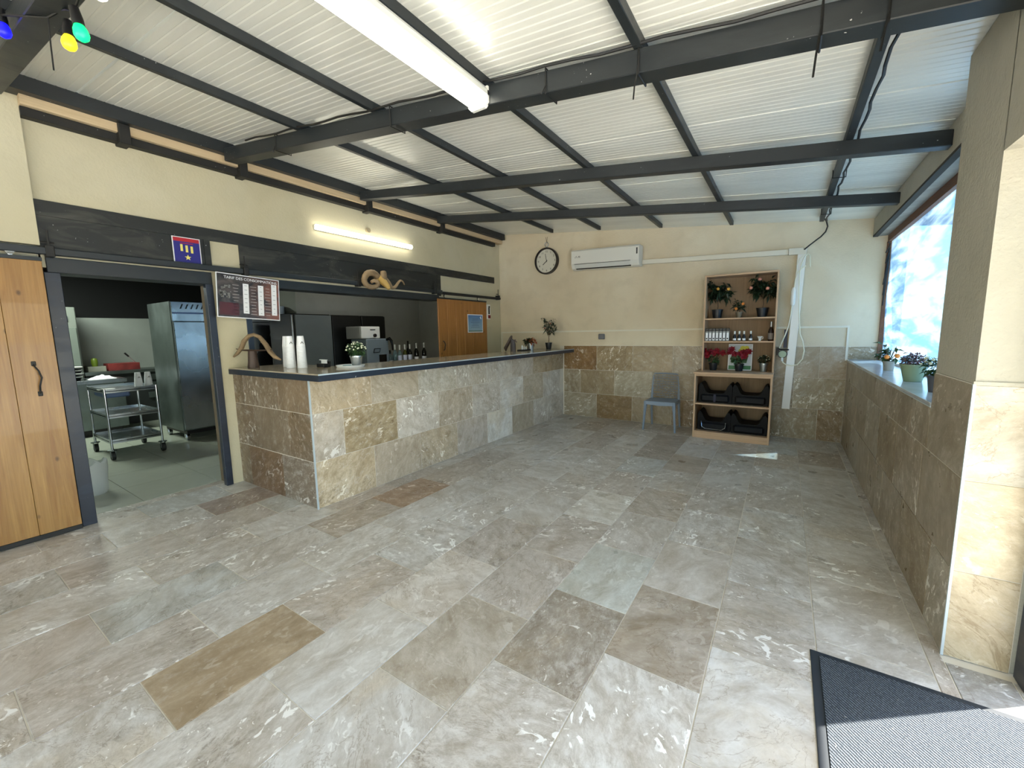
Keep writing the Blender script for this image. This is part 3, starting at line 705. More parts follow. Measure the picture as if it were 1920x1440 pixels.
o = tag(B('white_carton', plain('off_white_card', (150, 150, 138), .6, var=.1), None, -9.8, -9.55, 1.80, 2.02, .9355, 1.02, bev=.003, origin=(-9.7, 1.9, .9355)), 'small off-white carton beside the red carton', 'box')
m = MB(); m.lathe([(.035, 0), (.045, .06), (.04, .12), (.02, .14), (0, .14)], (-9.62, 1.90, 1.0205), 12, True); tag(m.build('green_jar', plain('lime_plastic', (110, 130, 40), .4), None, origin=(-9.62, 1.90, 1.0205), smooth=True), 'lime green jar on top of the white carton', 'jar')
m = MB(); m.tube([(-9.7, 2.44, 1.056), (-9.7, 2.36, 1.16)], .006, 6); kn = thing('long_ladle', 'long utensil with black grip leaning above the red carton', 'utensil', (-9.7, 2.44, 1.056)); m.build('shaft', CHROME, kn)
m = MB(); m.tube([(-9.7, 2.36, 1.16), (-9.7, 2.31, 1.225)], .014, 8); m.build('grip', DARKPL, kn)
bs_ = thing('bowl_stack', 'stack of dark bowls with pale rims on steel counter', 'bowls', (-8.9, 1.50, .8605))
for i, (z, rr) in enumerate(((0, .105), (.05, .125), (.10, .115), (.145, .12))):
    m = MB(); m.lathe([(rr * .75, 0), (rr, .05), (rr * .9, .05), (rr * .65, .008), (0, .008)], (-8.9, 1.50, .8605 + z), 20, False); m.build('bowl', DARKPL, bs_, smooth=True)
    m = MB(); m.lathe([(rr, .048), (rr * 1.02, .054), (rr, .060), (rr * .93, .055)], (-8.9, 1.50, .8605 + z), 20, False); m.build('rim', WHITE, bs_, smooth=True)
m = MB(); nx = 14
g = [[m.bm.verts.new((-8.95 + .22 * i / nx, 1.64 + .32 * j / nx, .862 + .05 * max(0, math.sin(PI * i / nx) * math.sin(PI * j / nx)) * (1 + .9 * mnoise.noise(Vector((i * .6, j * .5, 3)))))) for j in range(nx + 1)] for i in range(nx + 1)]
for i in range(nx):
    for j in range(nx): m.bm.faces.new((g[i][j], g[i + 1][j], g[i + 1][j + 1], g[i][j + 1]))
tag(m.build('dish_cloth', WPAPER, None, origin=(-8.9, 1.8, .861), smooth=True), 'crumpled white cloth on the steel kitchen counter', 'cloth')

# bar back
u = thing('back_bar_counter', 'dark back counter behind the bar under the bottles', 'counter', (-5.75, 4.9, 0))
B('cabinet', plain('dark_laminate', (48, 50, 50), .5), u, -6.02, -5.50, 4.08, 6.50, 0, .93); B('worktop', INOXD, u, -6.04, -5.46, 4.06, 6.52, .93, .96, bev=.003)
u = thing('upright_fridge', 'grey-fronted upright fridge behind the bar', 'fridge', (-6.4, 3.65, 0), 'upright fridges behind the bar')
B('cabinet', BLKGLOSS, u, -6.74, -6.13, 3.985 - .64, 3.99, .02, 1.80, bev=.006); B('door', GREYPANEL, u, -6.13, -6.09, 3.40, 3.985, .08, 1.785, bev=.004); B('edge_profile', CHROME, u, -6.128, -6.10, 3.355, 3.37, .1, 1.78)
for a, b, lb in ((4.0, 4.55, 'black upright fridge immediately right of the grey-fronted fridge'), (4.56, 5.06, 'rightmost black upright fridge behind the white machine')):
    u = thing('upright_fridge', lb, 'fridge', (-6.4, (a + b) / 2, 0), 'upright fridges behind the bar'); B('cabinet', BLKGLOSS, u, -6.74, -6.13, a, b, .02, 1.795, bev=.006); B('door', plain('black_door', (14, 15, 15), .3), u, -6.13, -6.095, a + .005, b - .005, .08, 1.785, bev=.004)
u = thing('juice_machine', 'grey and white drinks machine with round black nozzle', 'machine', (-5.72, 4.42, .9605))
B('base_body', plain('machine_grey', (120, 132, 140), .35), u, -5.95, -5.55, 4.22, 4.66, .9605, 1.40, bev=.012)
B('head', plain('machine_shadow_grey', (150, 150, 146), .4), u, -5.95, -5.60, 4.14, 4.52, 1.405, 1.60, bev=.006); B('head_front', WHITE, u, -5.60, -5.575, 4.15, 4.51, 1.41, 1.595, bev=.004)
B('display', DARKPL, u, -5.576, -5.572, 4.32, 4.42, 1.54, 1.555); B('spill_grille', BLKGLOSS, u, -5.552, -5.545, 4.45, 4.60, .98, 1.14)
m = MB(); m.cyl((-5.58, 4.40, 1.455), (-5.55, 4.40, 1.455), .028, n=16); m.build('nozzle', DARKPL, u, smooth=True)
m = MB(); m.tube([(-5.56, 4.62, 1.38), (-5.50, 4.64, 1.40), (-5.48, 4.66, 1.36), (-5.48, 4.675, 1.28), (-5.48, 4.68, 1.20)], [.02, .028, .024, .014, .012], 8); m.build('steam_arm', BLKGLOSS, u, smooth=True)
m = MB()
for a, b in (((4.34, 1.18), (4.46, 1.18)), ((4.46, 1.18), (4.48, 1.24)), ((4.48, 1.24), (4.36, 1.24)), ((4.36, 1.24), (4.34, 1.18))): m.tube([(-5.545, a[0], a[1]), (-5.545, b[0], b[1])], .006, 5)
m.build('side_handle', BLKGLOSS, u)
GLD = plain('dark_glass', (10, 12, 10), .08); GLG = plain('olive_glass', (58, 62, 20), .08); GLC = plain('clear_blue_glass', (104, 130, 132), .06, alpha=.65)
LABW = plain('bottle_label', (205, 212, 232), .6); FOILW = plain('white_foil', (222, 226, 222), .35, .3)
bot = [(4.735, .24, GLC, 'square clear decanter with green-white label, leftmost of the bottles', 1.3, DARKPL),
       (4.845, .33, GLC, 'clear bottle with silver capsule, second from the left', 1., FOILW),
       (4.95, .32, GLC, 'clear bottle with tall white label beside the silver-topped one', 1., FOILW),
       (5.07, .325, GLG, 'olive glass wine bottle with tall white label and white foil', 1., FOILW),
       (5.185, .325, GLD, 'dark bottle with wide pale blue label and white foil', 1., FOILW),
       (5.24, .385, GLD, 'tallest dark slender bottle without foil', .95, GLD),
       (5.345, .34, GLD, 'dark sparkling wine bottle with low white label, third from right', 1.1, FOILW),
       (5.43, .345, GLD, 'all-black bottle with small dark label, second from right', 1.05, GLD),
       (5.535, .34, GLD, 'dark wine bottle with white foil neck, rightmost of the row', 1.1, FOILW)]
for i, (y, h, gl, lb, kk, cap) in enumerate(bot):
    x = -5.62 - .10 * (i in (5, 7)); z = .9605; rr = .037 * kk
    u = thing('bottle', lb, 'bottle', (x, y, z), 'bottles behind the bar')
    m = MB(); m.lathe([(rr * .9, 0), (rr, .008), (rr, h * .52), (rr * .8, h * .60), (.014, h * .70), (.0135, h * .76)], (x, y, z), 18, True); gg = m.build('glass', gl, u, smooth=True)
    m = MB(); m.lathe([(.0145, h * .74), (.0155, h * .93), (.0165, h * .94), (.0165, h), (0, h)], (x, y, z), 14, True); m.build('capsule', cap, u, smooth=True)
    if i not in (1, 5):
        m = MB(); h0, h1 = (.14, .44) if i in (2, 3, 4) else (.10, .28); m.lathe([(rr * 1.015, h * h0), (rr * 1.015, h * h1)], (x, y, z), 18, False); m.build('paper_label', LABW if i in (2, 3, 4) else (WPAPER if i != 7 else DARKPL), gg, smooth=True)

# ------------------------------------------------------------------ wall lamps and ceiling lamp
u = thing('wall_tube_light', 'lit fluorescent tube fixed on cream wall above the bar', 'light', (xL, 3.57, 2.69))
m = MB(); m.box(xL + .001, xL + .03, 2.845, 4.295, 2.668, 2.722, bev=.004); m.build('housing', WHITE, u)
m = MB(); m.tube([(xL + .05, 2.84, 2.695)] + [(xL + .05, 2.85 + i * .36, 2.695) for i in range(5)] + [(xL + .05, 4.30, 2.695)], [.018] + [.029] * 5 + [.018], 14); m.build('tube', TUBE, u, smooth=True)
m = MB(); m.cyl((xL + .045, 2.825, 2.695), (xL + .045, 2.842, 2.695), .014, n=10); m.build('end_cap', DUCTW, u)
m = MB(); m.cyl((xL, 3.59, 2.80), (xL + .03, 3.59, 2.80), .030, n=14); tag(m.build('junction_box', plain('putty', (150, 138, 112), .6), None, origin=(xL, 3.59, 2.80)), 'small round junction box above the wall tube light', 'junction box')
u = thing('ceiling_tube_light', 'long lit fluorescent batten hanging under the roof purlins', 'light', (-1.56, 1.36, 2.90))
def lamp_x(y): return -1.57
m = MB(); m.prism([(-1.66, 2.862), (-1.65, 2.885), (-1.53, 2.885), (-1.515, 2.862), (-1.515, 2.835), (-1.66, 2.835)], 'y', .60, 2.10); m.build('housing', plain('lamp_housing', (200, 202, 198), .4), u)
m = MB(); m.prism([(-1.652, 2.834), (-1.524, 2.834), (-1.535, 2.795), (-1.565, 2.780), (-1.61, 2.780), (-1.64, 2.795)], 'y', .615, 2.085); m.build('diffuser', TUBE, u)
m = MB(); m.prism([(-1.66, 2.886), (-1.515, 2.886), (-1.515, 2.80), (-1.54, 2.776), (-1.636, 2.776), (-1.66, 2.80)], 'y', 2.087, 2.108); m.build('end_cap', WHITE, u)
for y in (.9, 1.75): m = MB(); m.box(-1.575, -1.545, y - .01, y + .01, 2.885, zr(-1.56) - .058); m.build('bracket', CHROME, u)

# string lights under the near beam
u = thing('string_lights', 'black festoon cable with blue, green, yellow and white bulbs', 'string lights', (-2.7, .58, 2.90))
m = MB()
m.tube([(-3.35, .47, 3.02), (-3.13, .475, 2.975), (-2.95, .53, 2.93), (-2.86, .575, 2.915), (-2.78, .60, 2.925), (-2.70, .605, 2.90), (-2.58, .60, 2.84), (-2.47, .60, 2.86), (-2.36, .605, 2.90), (-2.24, .60, 2.86), (-2.0, .60, 2.88), (-1.7, .60, 2.84)], .005, 6)
m.tube([(-2.86, .575, 2.915), (-2.88, .575, 2.80), (-2.878, .573, 2.70)], .003, 5)
m.build('cable', CABLE, u)
def bulb(x, y, z, dx, dy, c, nm, e):
    d = Vector((dx, dy, -1)).normalized(); P = Vector((x, y, z))
    m = MB(); m.tube([P - d * .075, P - d * .03, P - d * .005], [.016, .021, .020], 10); m.build('socket', DARKPL, u, smooth=True)
    m = MB(); m.tube([P - d * .005, P + d * .012, P + d * .030, P + d * .046, P + d * .056], [.017, .024, .0265, .021, .008], 12); o = m.build('bulb', plain(nm, c, .4, emit=e), u, smooth=True); o['label'] = nm.replace('_', ' ')
bulb(-2.535, .60, 2.765, .12, .1, (10, 235, 110), 'green_bulb', 1.1)
bulb(-2.70, .60, 2.785, .15, -.1, (255, 225, 30), 'yellow_bulb', 1.2)
bulb(-3.14, .475, 2.935, .15, 0, (10, 10, 255), 'blue_bulb', 2.2)
bulb(-2.24, .60, 2.80, 0, 0, (255, 246, 215), 'white_bulb', 2.5)

# ------------------------------------------------------------------ wall things
u = thing('sports_emblem_sign', 'blue and red emblem sign with three yellow bars', 'sign', (xL + .03, 1.60, 2.14))
xs_ = xL + .024
B('panel', plain('sign_white', (226, 226, 226), .4), u, xs_, xs_ + .004, 1.492, 1.703, 2.137, 2.362)
B('field', plain('emblem_blue', (34, 32, 120), .4), u, xs_ + .004, xs_ + .006, 1.500, 1.695, 2.142, 2.322)
B('band', plain('emblem_red', (176, 32, 40), .4), u, xs_ + .004, xs_ + .006, 1.500, 1.695, 2.322, 2.355)
B('script_line', plain('script_red', (150, 30, 70), .4), u, xs_ + .006, xs_ + .007, 1.55, 1.645, 2.304, 2.312)
YEL = plain('emblem_yellow', (232, 216, 110), .4)
for y, z in ((1.557, 2.238), (1.595, 2.232), (1.633, 2.228)): B('yellow_bar', YEL, u, xs_ + .006, xs_ + .0075, y - .009, y + .009, z, z + .060)
m = MB(); pts = []
for i in range(10): a = PI / 2 + i * PI / 5; q = .026 if i % 2 == 0 else .011; pts.append((1.598 + q * 1.0 * math.cos(a), 2.186 + q * math.sin(a)))
m.prism(pts, 'x', xs_ + .006, xs_ + .0075); m.build('star_figure', YEL, u)

u = thing('drinks_menu_board', 'dark drinks price poster with three white paper strips', 'poster', (-4.50, 2.06, 1.64))
PM = Matrix.Translation((xL + .085, 2.06, 1.86)) @ Matrix.Rotation(math.radians(-3.0), 4, 'X')
m = MB(); m.box(-.006, 0, -.29, .29, -.215, .205, M=PM); m.build('board', WPAPER, u)
mo = MB(); mo.box(0, .002, -.282, .282, -.206, .197); o = mo.build('print', menu_mat(), None); o.parent = u; o.matrix_local = Matrix.Translation(-Vector(u['_w'])) @ PM
PMT = PM @ Matrix(((0, 0, 1, .0035), (1, 0, 0, 0), (0, 1, 0, 0), (0, 0, 0, 1)))
text('title', 'TARIF DES CONSOMMATIONS', .036, WPAPER, u, PMT @ Matrix.Translation((.02, .166, 0)))
for y, z0, z1 in ((-.035, -.165, .125), (.105, -.175, .125), (.235, -.165, .150)):
    m = MB(); m.box(.002, .0035, y - .026, y + .026, z0, z1, M=PM @ Matrix.Translation((0, 0, 0))); m.build('paper_strip', WPAPER, u)
    m = MB()
    for k in range(7):
        zz = z0 + .02 + k * (z1 - z0 - .04) / 6; q = .006 + .010 * random.random(); m.box(.0036, .0040, y - q, y + q, zz, zz + .0035, M=PM)
    m.build('handwriting', plain('ink', (90, 96, 110), .6), u)
m = MB()
for y in (-.125, .035, .172):
    for k in range(10): zz = -.17 + k * .030; q = .018 + .012 * random.random(); m.box(.002, .0026, y - q, y + q, zz, zz + .0035, M=PM)
m.build('price_line', plain('pale_print', (190, 180, 170), .5), u)
m = MB()
for k in range(26): yy, zz = random.uniform(-.27, -.17), random.uniform(-.02, .1); q = random.uniform(.004, .012); m.box(.002, .0026, yy - q, yy + q, zz - q, zz + q * .6, M=PM)
m.build('bar_photo_highlight', plain('photo_grey', (120, 118, 112), .4), u)
m = MB(); m.box(.002, .0026, -.27, -.10, -.19, -.07, M=PM); m.build('bar_photo_counter', plain('photo_maroon', (70, 24, 30), .4, var=.4), u)

u = thing('notice_on_door', 'blue sky patterned notice pinned on the amber door', 'notice', (xL + .058, 5.69, 1.48))
B('sheet', WPAPER, u, xL + .0585, xL + .0605, 5.485, 5.905, 1.475, 1.785)
def skym():
    k = NT('notice_print'); co = k.obj(); s = k.n('ShaderNodeSeparateXYZ'); k.l(co, s.inputs[0])
    k.l(k.mix(k.ramp(s.outputs[2], 0, .3), lin((150, 180, 190)), lin((72, 118, 172))), k.b.inputs['Base Color']); k.b.inputs['Roughness'].default_value = .4; return k.m
B('print', skym(), u, xL + .0605, xL + .0612, 5.50, 5.89, 1.49, 1.77)
m = MB()
for k in range(6): q = .12 - .02 * (k % 3); m.box(xL + .0612, xL + .0618, 5.69 - q, 5.69 + q, 1.56 + k * .028, 1.565 + k * .028)
m.build('printed_line', plain('notice_ink', (60, 80, 110), .5), u)
B('grass_print', plain('notice_green', (84, 110, 60), .5), u, xL + .0612, xL + .0618, 5.50, 5.89, 1.49, 1.505)
m = MB(); m.prism([(5.82, 1.735), (5.85, 1.76), (5.855, 1.73), (5.87, 1.71), (5.845, 1.705)], 'x', xL + .0612, xL + .0618); m.build('bird_print', WPAPER, u)
u = thing('thermometer_plate', 'narrow white wall plate with black pictogram and red label', 'sign', (xL + .03, 6.10, 1.72))
B('plate', WHITE, u, xL + .001, xL + .045, 6.045, 6.165, 1.715, 1.975, bev=.004)
m = MB(); m.ball((xL + .05, 6.12, 1.93), .018, 8); m.box(xL + .044, xL + .048, 6.10, 6.14, 1.80, 1.915); m.build('pictogram', DARKPL, u); B('red_label', RED, u, xL + .045, xL + .048, 6.09, 6.16, 1.725, 1.785)
# ram skull
u = thing('ram_skull', 'ram skull with curled ribbed horns fixed on the black header', 'skull', (-4.48, 3.68, 2.05))
cx_, cz_ = -4.46, 2.12
m = MB(); m.tube([(cx_ - .06, 3.64, 2.21), (cx_ + .0, 3.66, 2.19), (cx_ + .05, 3.68, 2.14), (cx_ + .09, 3.70, 2.09), (cx_ + .11, 3.71, 2.055)], [.035, .050, .046, .034, .020], 12)
m.ball((cx_ + .02, 3.60, 2.165), .020, 8); m.ball((cx_ + .02, 3.725, 2.17), .020, 8); m.build('cranium', BONE, u, smooth=True)
def curl(pts, r0, r1, nm):
    n_ = len(pts); m = MB(); P = [Vector(q) for q in pts]; out = []; rs = []
    for i in range(n_ - 1):
        for k in range(5):
            tt = k / 5; a = P[max(i - 1, 0)]; b = P[i]; c = P[i + 1]; d = P[min(i + 2, n_ - 1)]
            q = .5 * ((2 * b) + (c - a) * tt + (2 * a - 5 * b + 4 * c - d) * tt * tt + (3 * b - a - 3 * c + d) * tt ** 3); out.append(q)
    out.append(P[-1]); N = len(out)
    for i in range(N): rs.append((r0 + (r1 - r0) * i / N) * (1 + .07 * (i % 2)))
    m.tube(out, rs, 10); m.build(nm, HORN, u, smooth=True)
curl([(cx_ - .01, 3.63, 2.21), (cx_, 3.56, 2.25), (cx_ + .01, 3.46, 2.235), (cx_ + .02, 3.40, 2.16), (cx_ + .05, 3.40, 2.09), (cx_ + .09, 3.45, 2.06), (cx_ + .12, 3.51, 2.08), (cx_ + .12, 3.52, 2.12), (cx_ + .11, 3.48, 2.14), (cx_ + .10, 3.44, 2.12)], .044, .018, 'horn')
curl([(cx_ + .03, 3.685, 2.17), (cx_ + .03, 3.695, 2.23), (cx_ + .02, 3.70, 2.285)], .046, .036, 'horn')
curl([(cx_ + .02, 3.72, 2.20), (cx_ + .02, 3.78, 2.15), (cx_ + .03, 3.82, 2.09), (cx_ + .04, 3.87, 2.10), (cx_ + .05, 3.92, 2.16), (cx_ + .05, 3.96, 2.19), (cx_ + .05, 4.0, 2.18), (cx_ + .05, 4.03, 2.14)], .030, .006, 'horn')

# clock
cy_ = yB - .03; cxx, czz, cr = -3.537, 2.685, .225
u = thing('wall_clock', 'round pocket-watch style wall clock with black rim', 'clock', (cxx, yB, czz))
def disc(name, mat, rr, y0, y1, r_in=None, smooth=True):
    m = MB(); prof = [(0, y0), (rr, y0), (rr, y1), (0, y1)] if r_in is None else [(r_in, y0), (rr, y0), (rr, y1), (r_in, y1), (r_in, y0)]
    m.lathe(prof, (0, 0, 0), 48, False)
    bmesh.ops.transform(m.bm, matrix=Matrix.Translation((cxx, yB, czz)) @ Matrix.Rotation(PI / 2, 4, 'X'), verts=m.bm.verts); return m.build(name, mat, u, smooth=smooth)
disc('back_plate', DARKPL, cr - .005, .002, .03); disc('rim', plain('dark_rim', (30, 22, 20), .3), cr, .0, .062, cr - .026)
disc('dial', plain('dial_white', (206, 204, 190), .12), cr - .026, .030, .034)
for h in range(1, 13):
    a = h * PI / 6; text('numeral', str(h), .046, plain('numeral_ink', (40, 38, 36), .5) if h == 1 else bpy.data.materials['numeral_ink'], u, Matrix.Translation((cxx + .160 * math.sin(a), yB - .0352, czz + .160 * math.cos(a))) @ Matrix.Rotation(PI / 2, 4, 'X'))
for nm, a, L_, w_ in (('hour_hand', math.radians(230), .095, .006), ('minute_hand', math.radians(-10), .125, .004)):
    m = MB(); m.box(-w_, w_, -.0385, -.037, -.02, L_, M=Matrix.Translation((cxx, yB, czz)) @ Matrix.Rotation(a, 4, 'Y')); m.build(nm, bpy.data.materials['numeral_ink'], u)
m = MB(); m.lathe([(.012, .05), (.014, .07)], (0, 0, 0), 10); bmesh.ops.translate(m.bm, vec=(cxx, yB - .03, czz + cr - .05), verts=m.bm.verts); m.build('crown', GALV, u)
m = MB(); m.tube([(cxx + .035 * math.cos(i * PI / 8), yB - .03, czz + cr + .055 + .037 * math.sin(i * PI / 8)) for i in range(17)], .006, 6); m.build('hanging_ring', GALV, u, smooth=True)
m = MB(); m.tube([(cxx, yB - .03, czz + cr + .09), (cxx - .015, yB - .03, 3.09)], .003, 5); m.tube([(cxx, yB - .03, czz + cr + .09), (cxx + .018, yB - .03, 3.09)], .003, 5); m.build('hanging_cord', STEM, u)

# air conditioner
u = thing('air_conditioner', 'white split air conditioner mounted on the back wall', 'air conditioner', (-2.44, yB, 2.45))
y0 = yB - .205
def ac_prism(pts, x0, x1, name, mat):   # follows the slight tilt seen on the unit
    m = MB(); m.prism(pts, 'x', x0, x1)
    for v in m.bm.verts: v.co.z += -.036 * (v.co.x + 2.99) / 1.11
    return m.build(name, mat, u, smooth=True)
ac_prism([(yB, 2.47), (yB - .10, 2.455), (yB - .165, 2.475), (y0 + .006, 2.53), (y0, 2.56), (y0, 2.75), (y0 + .02, 2.772), (yB, 2.772)], -2.985, -1.885, 'casing', plain('ac_white', (214, 214, 206), .35))
ac_prism([(y0 - .002, 2.545), (y0 + .004, 2.545), (y0 + .004, 2.55), (y0 - .002, 2.55)], -2.93, -2.01, 'louvre_gap', DARKPL)
ac_prism([(y0 + .002, 2.545), (yB - .172, 2.478), (yB - .176, 2.474), (y0 - .003, 2.540)], -2.93, -2.03, 'louvre', plain('louvre_white', (200, 202, 196), .35))
ac_prism([(yB - .182, 2.478), (yB - .165, 2.466), (yB - .165, 2.472), (yB - .178, 2.484)], -2.91, -2.01, 'louvre_gap', DARKPL)
B('display_strip', plain('display_grey', (70, 74, 74), .2), u, -1.925, -1.905, y0 - .003, y0 + .003, 2.60, 2.69)
m = MB()
for a, b in ((-2.90, 2.665), (-2.915, 2.648), (-2.885, 2.648)): m.prism([(a, b + .009), (a + .007, b), (a, b - .009), (a - .007, b)], 'y', y0 - .0015, y0 + .001)
for k in range(3): m.box(-2.865, -2.83, y0 - .0015, y0 + .001, 2.642 + k * .011, 2.647 + k * .011)
m.build('logo', plain('logo_grey', (90, 86, 80), .5), u)
u = thing('cable_trunking', 'white plastic trunking running from air conditioner down the wall', 'trunking', (.1, yB, .39))
m = MB(); m.box(-1.88, .06, yB - .045, yB - .001, 0, .065, bev=.003)
for v in m.bm.verts: v.co.z += 2.462 - .075 * (v.co.x + 1.925) / 2.0
m.build('horizontal_duct', DUCTW, u)
m = MB(); m.box(-.045, .045, yB - .052, yB - .001, .392, 2.45, bev=.003)
for v in m.bm.verts: v.co.x += .055 + (v.co.z - .392) * .034
m.build('vertical_duct', WHITE, u)
m = MB(); m.prism([(-.02, 2.385), (.165, 2.375), (.165, 2.44), (.12, 2.458), (-.02, 2.462)], 'y', yB - .056, yB - .001); m.build('corner_piece', DUCTW, u)
B('joint_sleeve', STEM, u, -.022, -.018, yB - .057, yB - .001, 2.385, 2.462)
u = thing('gas_regulator', 'round green-faced dial with cream hose beside the shelf', 'gauge', (-.017, yB - .08, 1.12))
m = MB(); m.lathe([(0, 0), (.048, 0), (.055, .01), (.055, .04), (0, .04)], (0, 0, 0), 20, False); bmesh.ops.transform(m.bm, matrix=Matrix.Translation((-.017, yB - .045, 1.12)) @ Matrix.Rotation(PI / 2, 4, 'X'), verts=m.bm.verts); m.build('body', DARKPL, u, smooth=True)
m = MB(); m.lathe([(0, .0415), (.042, .0415), (.044, .04)], (0, 0, 0), 20, False); bmesh.ops.transform(m.bm, matrix=Matrix.Translation((-.017, yB - .045, 1.12)) @ Matrix.Rotation(PI / 2, 4, 'X'), verts=m.bm.verts); m.build('dial', plain('dial_green', (150, 168, 140), .4), u)
m = MB(); m.box(-.085, -.055, yB - .06, yB - .001, 1.10, 1.20, bev=.004); m.tube([(-.06, yB - .06, 1.185), (-.02, yB - .07, 1.18), (.05, yB - .06, 1.178)], .009, 6); m.build('valve', DARKPL, u)
u = thing('hose_line', 'cream hose with inline filter looping over the white trunking', 'hose', (.1, yB - .08, 1.5))
yy = yB - .085
def P3(l, y=yy): return [(a, y, b) for a, b in l]
m = MB(); m.tube(P3([(-.055, 1.20), (-.03, 1.28), (.0, 1.37), (.03, 1.49), (.045, 1.62), (.052, 1.74)]), .0075, 7); m.tube(P3([(.066, 1.97), (.07, 2.07), (.09, 2.15), (.13, 2.20), (.17, 2.23)]), .0075, 7)
m.tube(P3([(-.018, 1.055), (-.005, 1.01), (.03, .985), (.09, .972), (.15, .987), (.20, 1.06), (.213, 1.17), (.19, 1.29), (.155, 1.38), (.135, 1.62), (.115, 1.95), (.112, 2.15), (.125, 2.26), (.15, 2.34), (.18, 2.37), (.205, 2.35), (.214, 2.21)]), .0075, 7)
m.tube(P3([(.085, 2.13), (.075, 2.24), (.10, 2.32), (.15, 2.37)]), .0055, 6); m.build('hose', HOSE, u, smooth=True)
m = MB(); m.lathe([(.010, 0), (.018, .01), (.026, .03), (.026, .19), (.018, .215), (.010, .23)], (.058, yy, 1.74), 14); m.build('filter', WHITE, u, smooth=True)
m = MB(); m.cyl((-.018, yy, 1.03), (-.018, yy, 1.075), .013, n=8); m.build('connector', WHITE, u)
u = thing('black_wire', 'black cable hanging from purlin end to white trunking', 'cable', (.3, yB - .05, 2.4))
m = MB(); m.tube([(.32, yB - .18, 2.745), (.345, yB - .06, 2.74), (.361, yB - .05, 2.68), (.345, yB - .05, 2.62), (.30, yB - .05, 2.565), (.255, yB - .05, 2.53), (.19, yB - .055, 2.475), (.142, yB - .062, 2.43)], .008, 7); m.build('cable', CABLE, u, smooth=True)
tag(B('wall_socket', plain('grey_socket', (104, 104, 108), .5), None, -2.575, -2.475, yB - .045, yB - .0005, 1.325, 1.415, bev=.008, origin=(-2.52, yB, 1.325)), 'small grey socket box under the white wall trim', 'socket')
tag(B('dark_pipe_cover', plain('dark_blue_cover', (44, 50, 70), .5), None, -.012, .026, yB - .02, yB - .001, 1.20, 1.44, bev=.003, origin=(.03, yB, 1.18)), 'narrow dark strip behind the white trunking above the gauge', 'cover strip')

# ------------------------------------------------------------------ bar top things
# carved horn sculpture
u = thing('horn_sculpture', 'arched horn sculpture on a wooden post, left end of bar', 'sculpture', (-4.33, 1.96, ZT))
m = MB(); m.lathe([(.052, 0), (.052, .01), (.045, .06), (.038, .15), (.036, .165), (0, .165)], (-4.33, 1.965, ZT), 14); m.build('post', DKWOOD, u, smooth=True)
m = MB(); m.tube([(-4.50, 1.90, 1.352), (-4.43, 1.925, 1.338), (-4.33, 1.965, 1.335), (-4.20, 2.01, 1.336), (-4.10, 2.045, 1.342)], [.007, .012, .018, .012, .007], 8, flat=.6); m.build('crossbar', DKWOOD, u, smooth=True)
m = MB(); m.tube([(-4.535, 1.885, 1.275), (-4.49, 1.90, 1.305), (-4.44, 1.92, 1.36), (-4.40, 1.935, 1.43), (-4.345, 1.955, 1.475), (-4.29, 1.975, 1.487), (-4.23, 2.0, 1.462), (-4.17, 2.02, 1.39), (-4.13, 2.035, 1.32), (-4.08, 2.05, 1.27), (-4.02, 2.07, 1.245)], [.010, .019, .024, .025, .023, .021, .023, .026, .026, .022, .010], 10, flat=.8); m.build('horn', HORN, u, smooth=True)
for (x, y), lb in (((-4.12, 2.19), 'left of the three tall white cup stacks on the bar'), ((-3.93, 2.12), 'middle of the three tall white cup stacks, with printed logo'), ((-3.82, 2.165), 'right of the three tall white cup stacks on the bar')):
    cup_stack('cup_stack', (x, y, ZT), 19, lb, 'cups', 'paper cups on the bar', r0=.042, mk='left' not in lb)
u = thing('card_holder', 'small black holder with a white card on the bar', 'card holder', (-3.70, 2.31, ZT))
B('base', DARKPL, u, -3.76, -3.64, 2.27, 2.345, ZT, ZT + .035, bev=.004); B('back', DARKPL, u, -3.76, -3.64, 2.33, 2.345, ZT + .03, ZT + .055); B('card', WPAPER, u, -3.745, -3.655, 2.312, 2.318, ZT + .015, ZT + .07)
B('card_flap', WPAPER, u, -3.755, -3.645, 2.300, 2.318, ZT + .066, ZT + .072)
m = MB(); m.lathe([(0, .006), (.118, .006), (.128, .02), (.132, .02), (.122, 0), (0, 0)], (-3.455, 2.43, ZT), 40, False); tag(m.build('round_tray', WPAPER, None, origin=(-3.455, 2.43, ZT), smooth=True), 'round white tray under the galvanised flower pot', 'tray')
B2 = B('blue_saucer', plain('teal_dish', (96, 140, 150), .3), None, -3.47, -3.40, 2.35, 2.41, ZT + .0065, ZT + .022, bev=.006, origin=(-3.43, 2.38, ZT + .0065)); tag(B2, 'small blue-green dish on the round white tray', 'dish')
def pot(u, x, y, z, r0, r1, h, mat=None, rim=.004, n=22):
    mat = mat or BP
    m = MB(); m.lathe([(r0, 0), (r1, h - .012), (r1 + rim, h - .012), (r1 + rim, h), (r1 - .004, h), (r1 - .006, h - .018), (0, h - .018)], (x, y, z), n, False); m.bm.faces.new([v for v in m.bm.verts if abs(v.co.z - z) < 1e-6][::-1]); m.build('pot', mat, u, smooth=True)
    m = MB(); m.lathe([(0, h - .016), (r1 - .006, h - .016)], (x, y, z), 14, False); m.build('soil', SOIL, u)
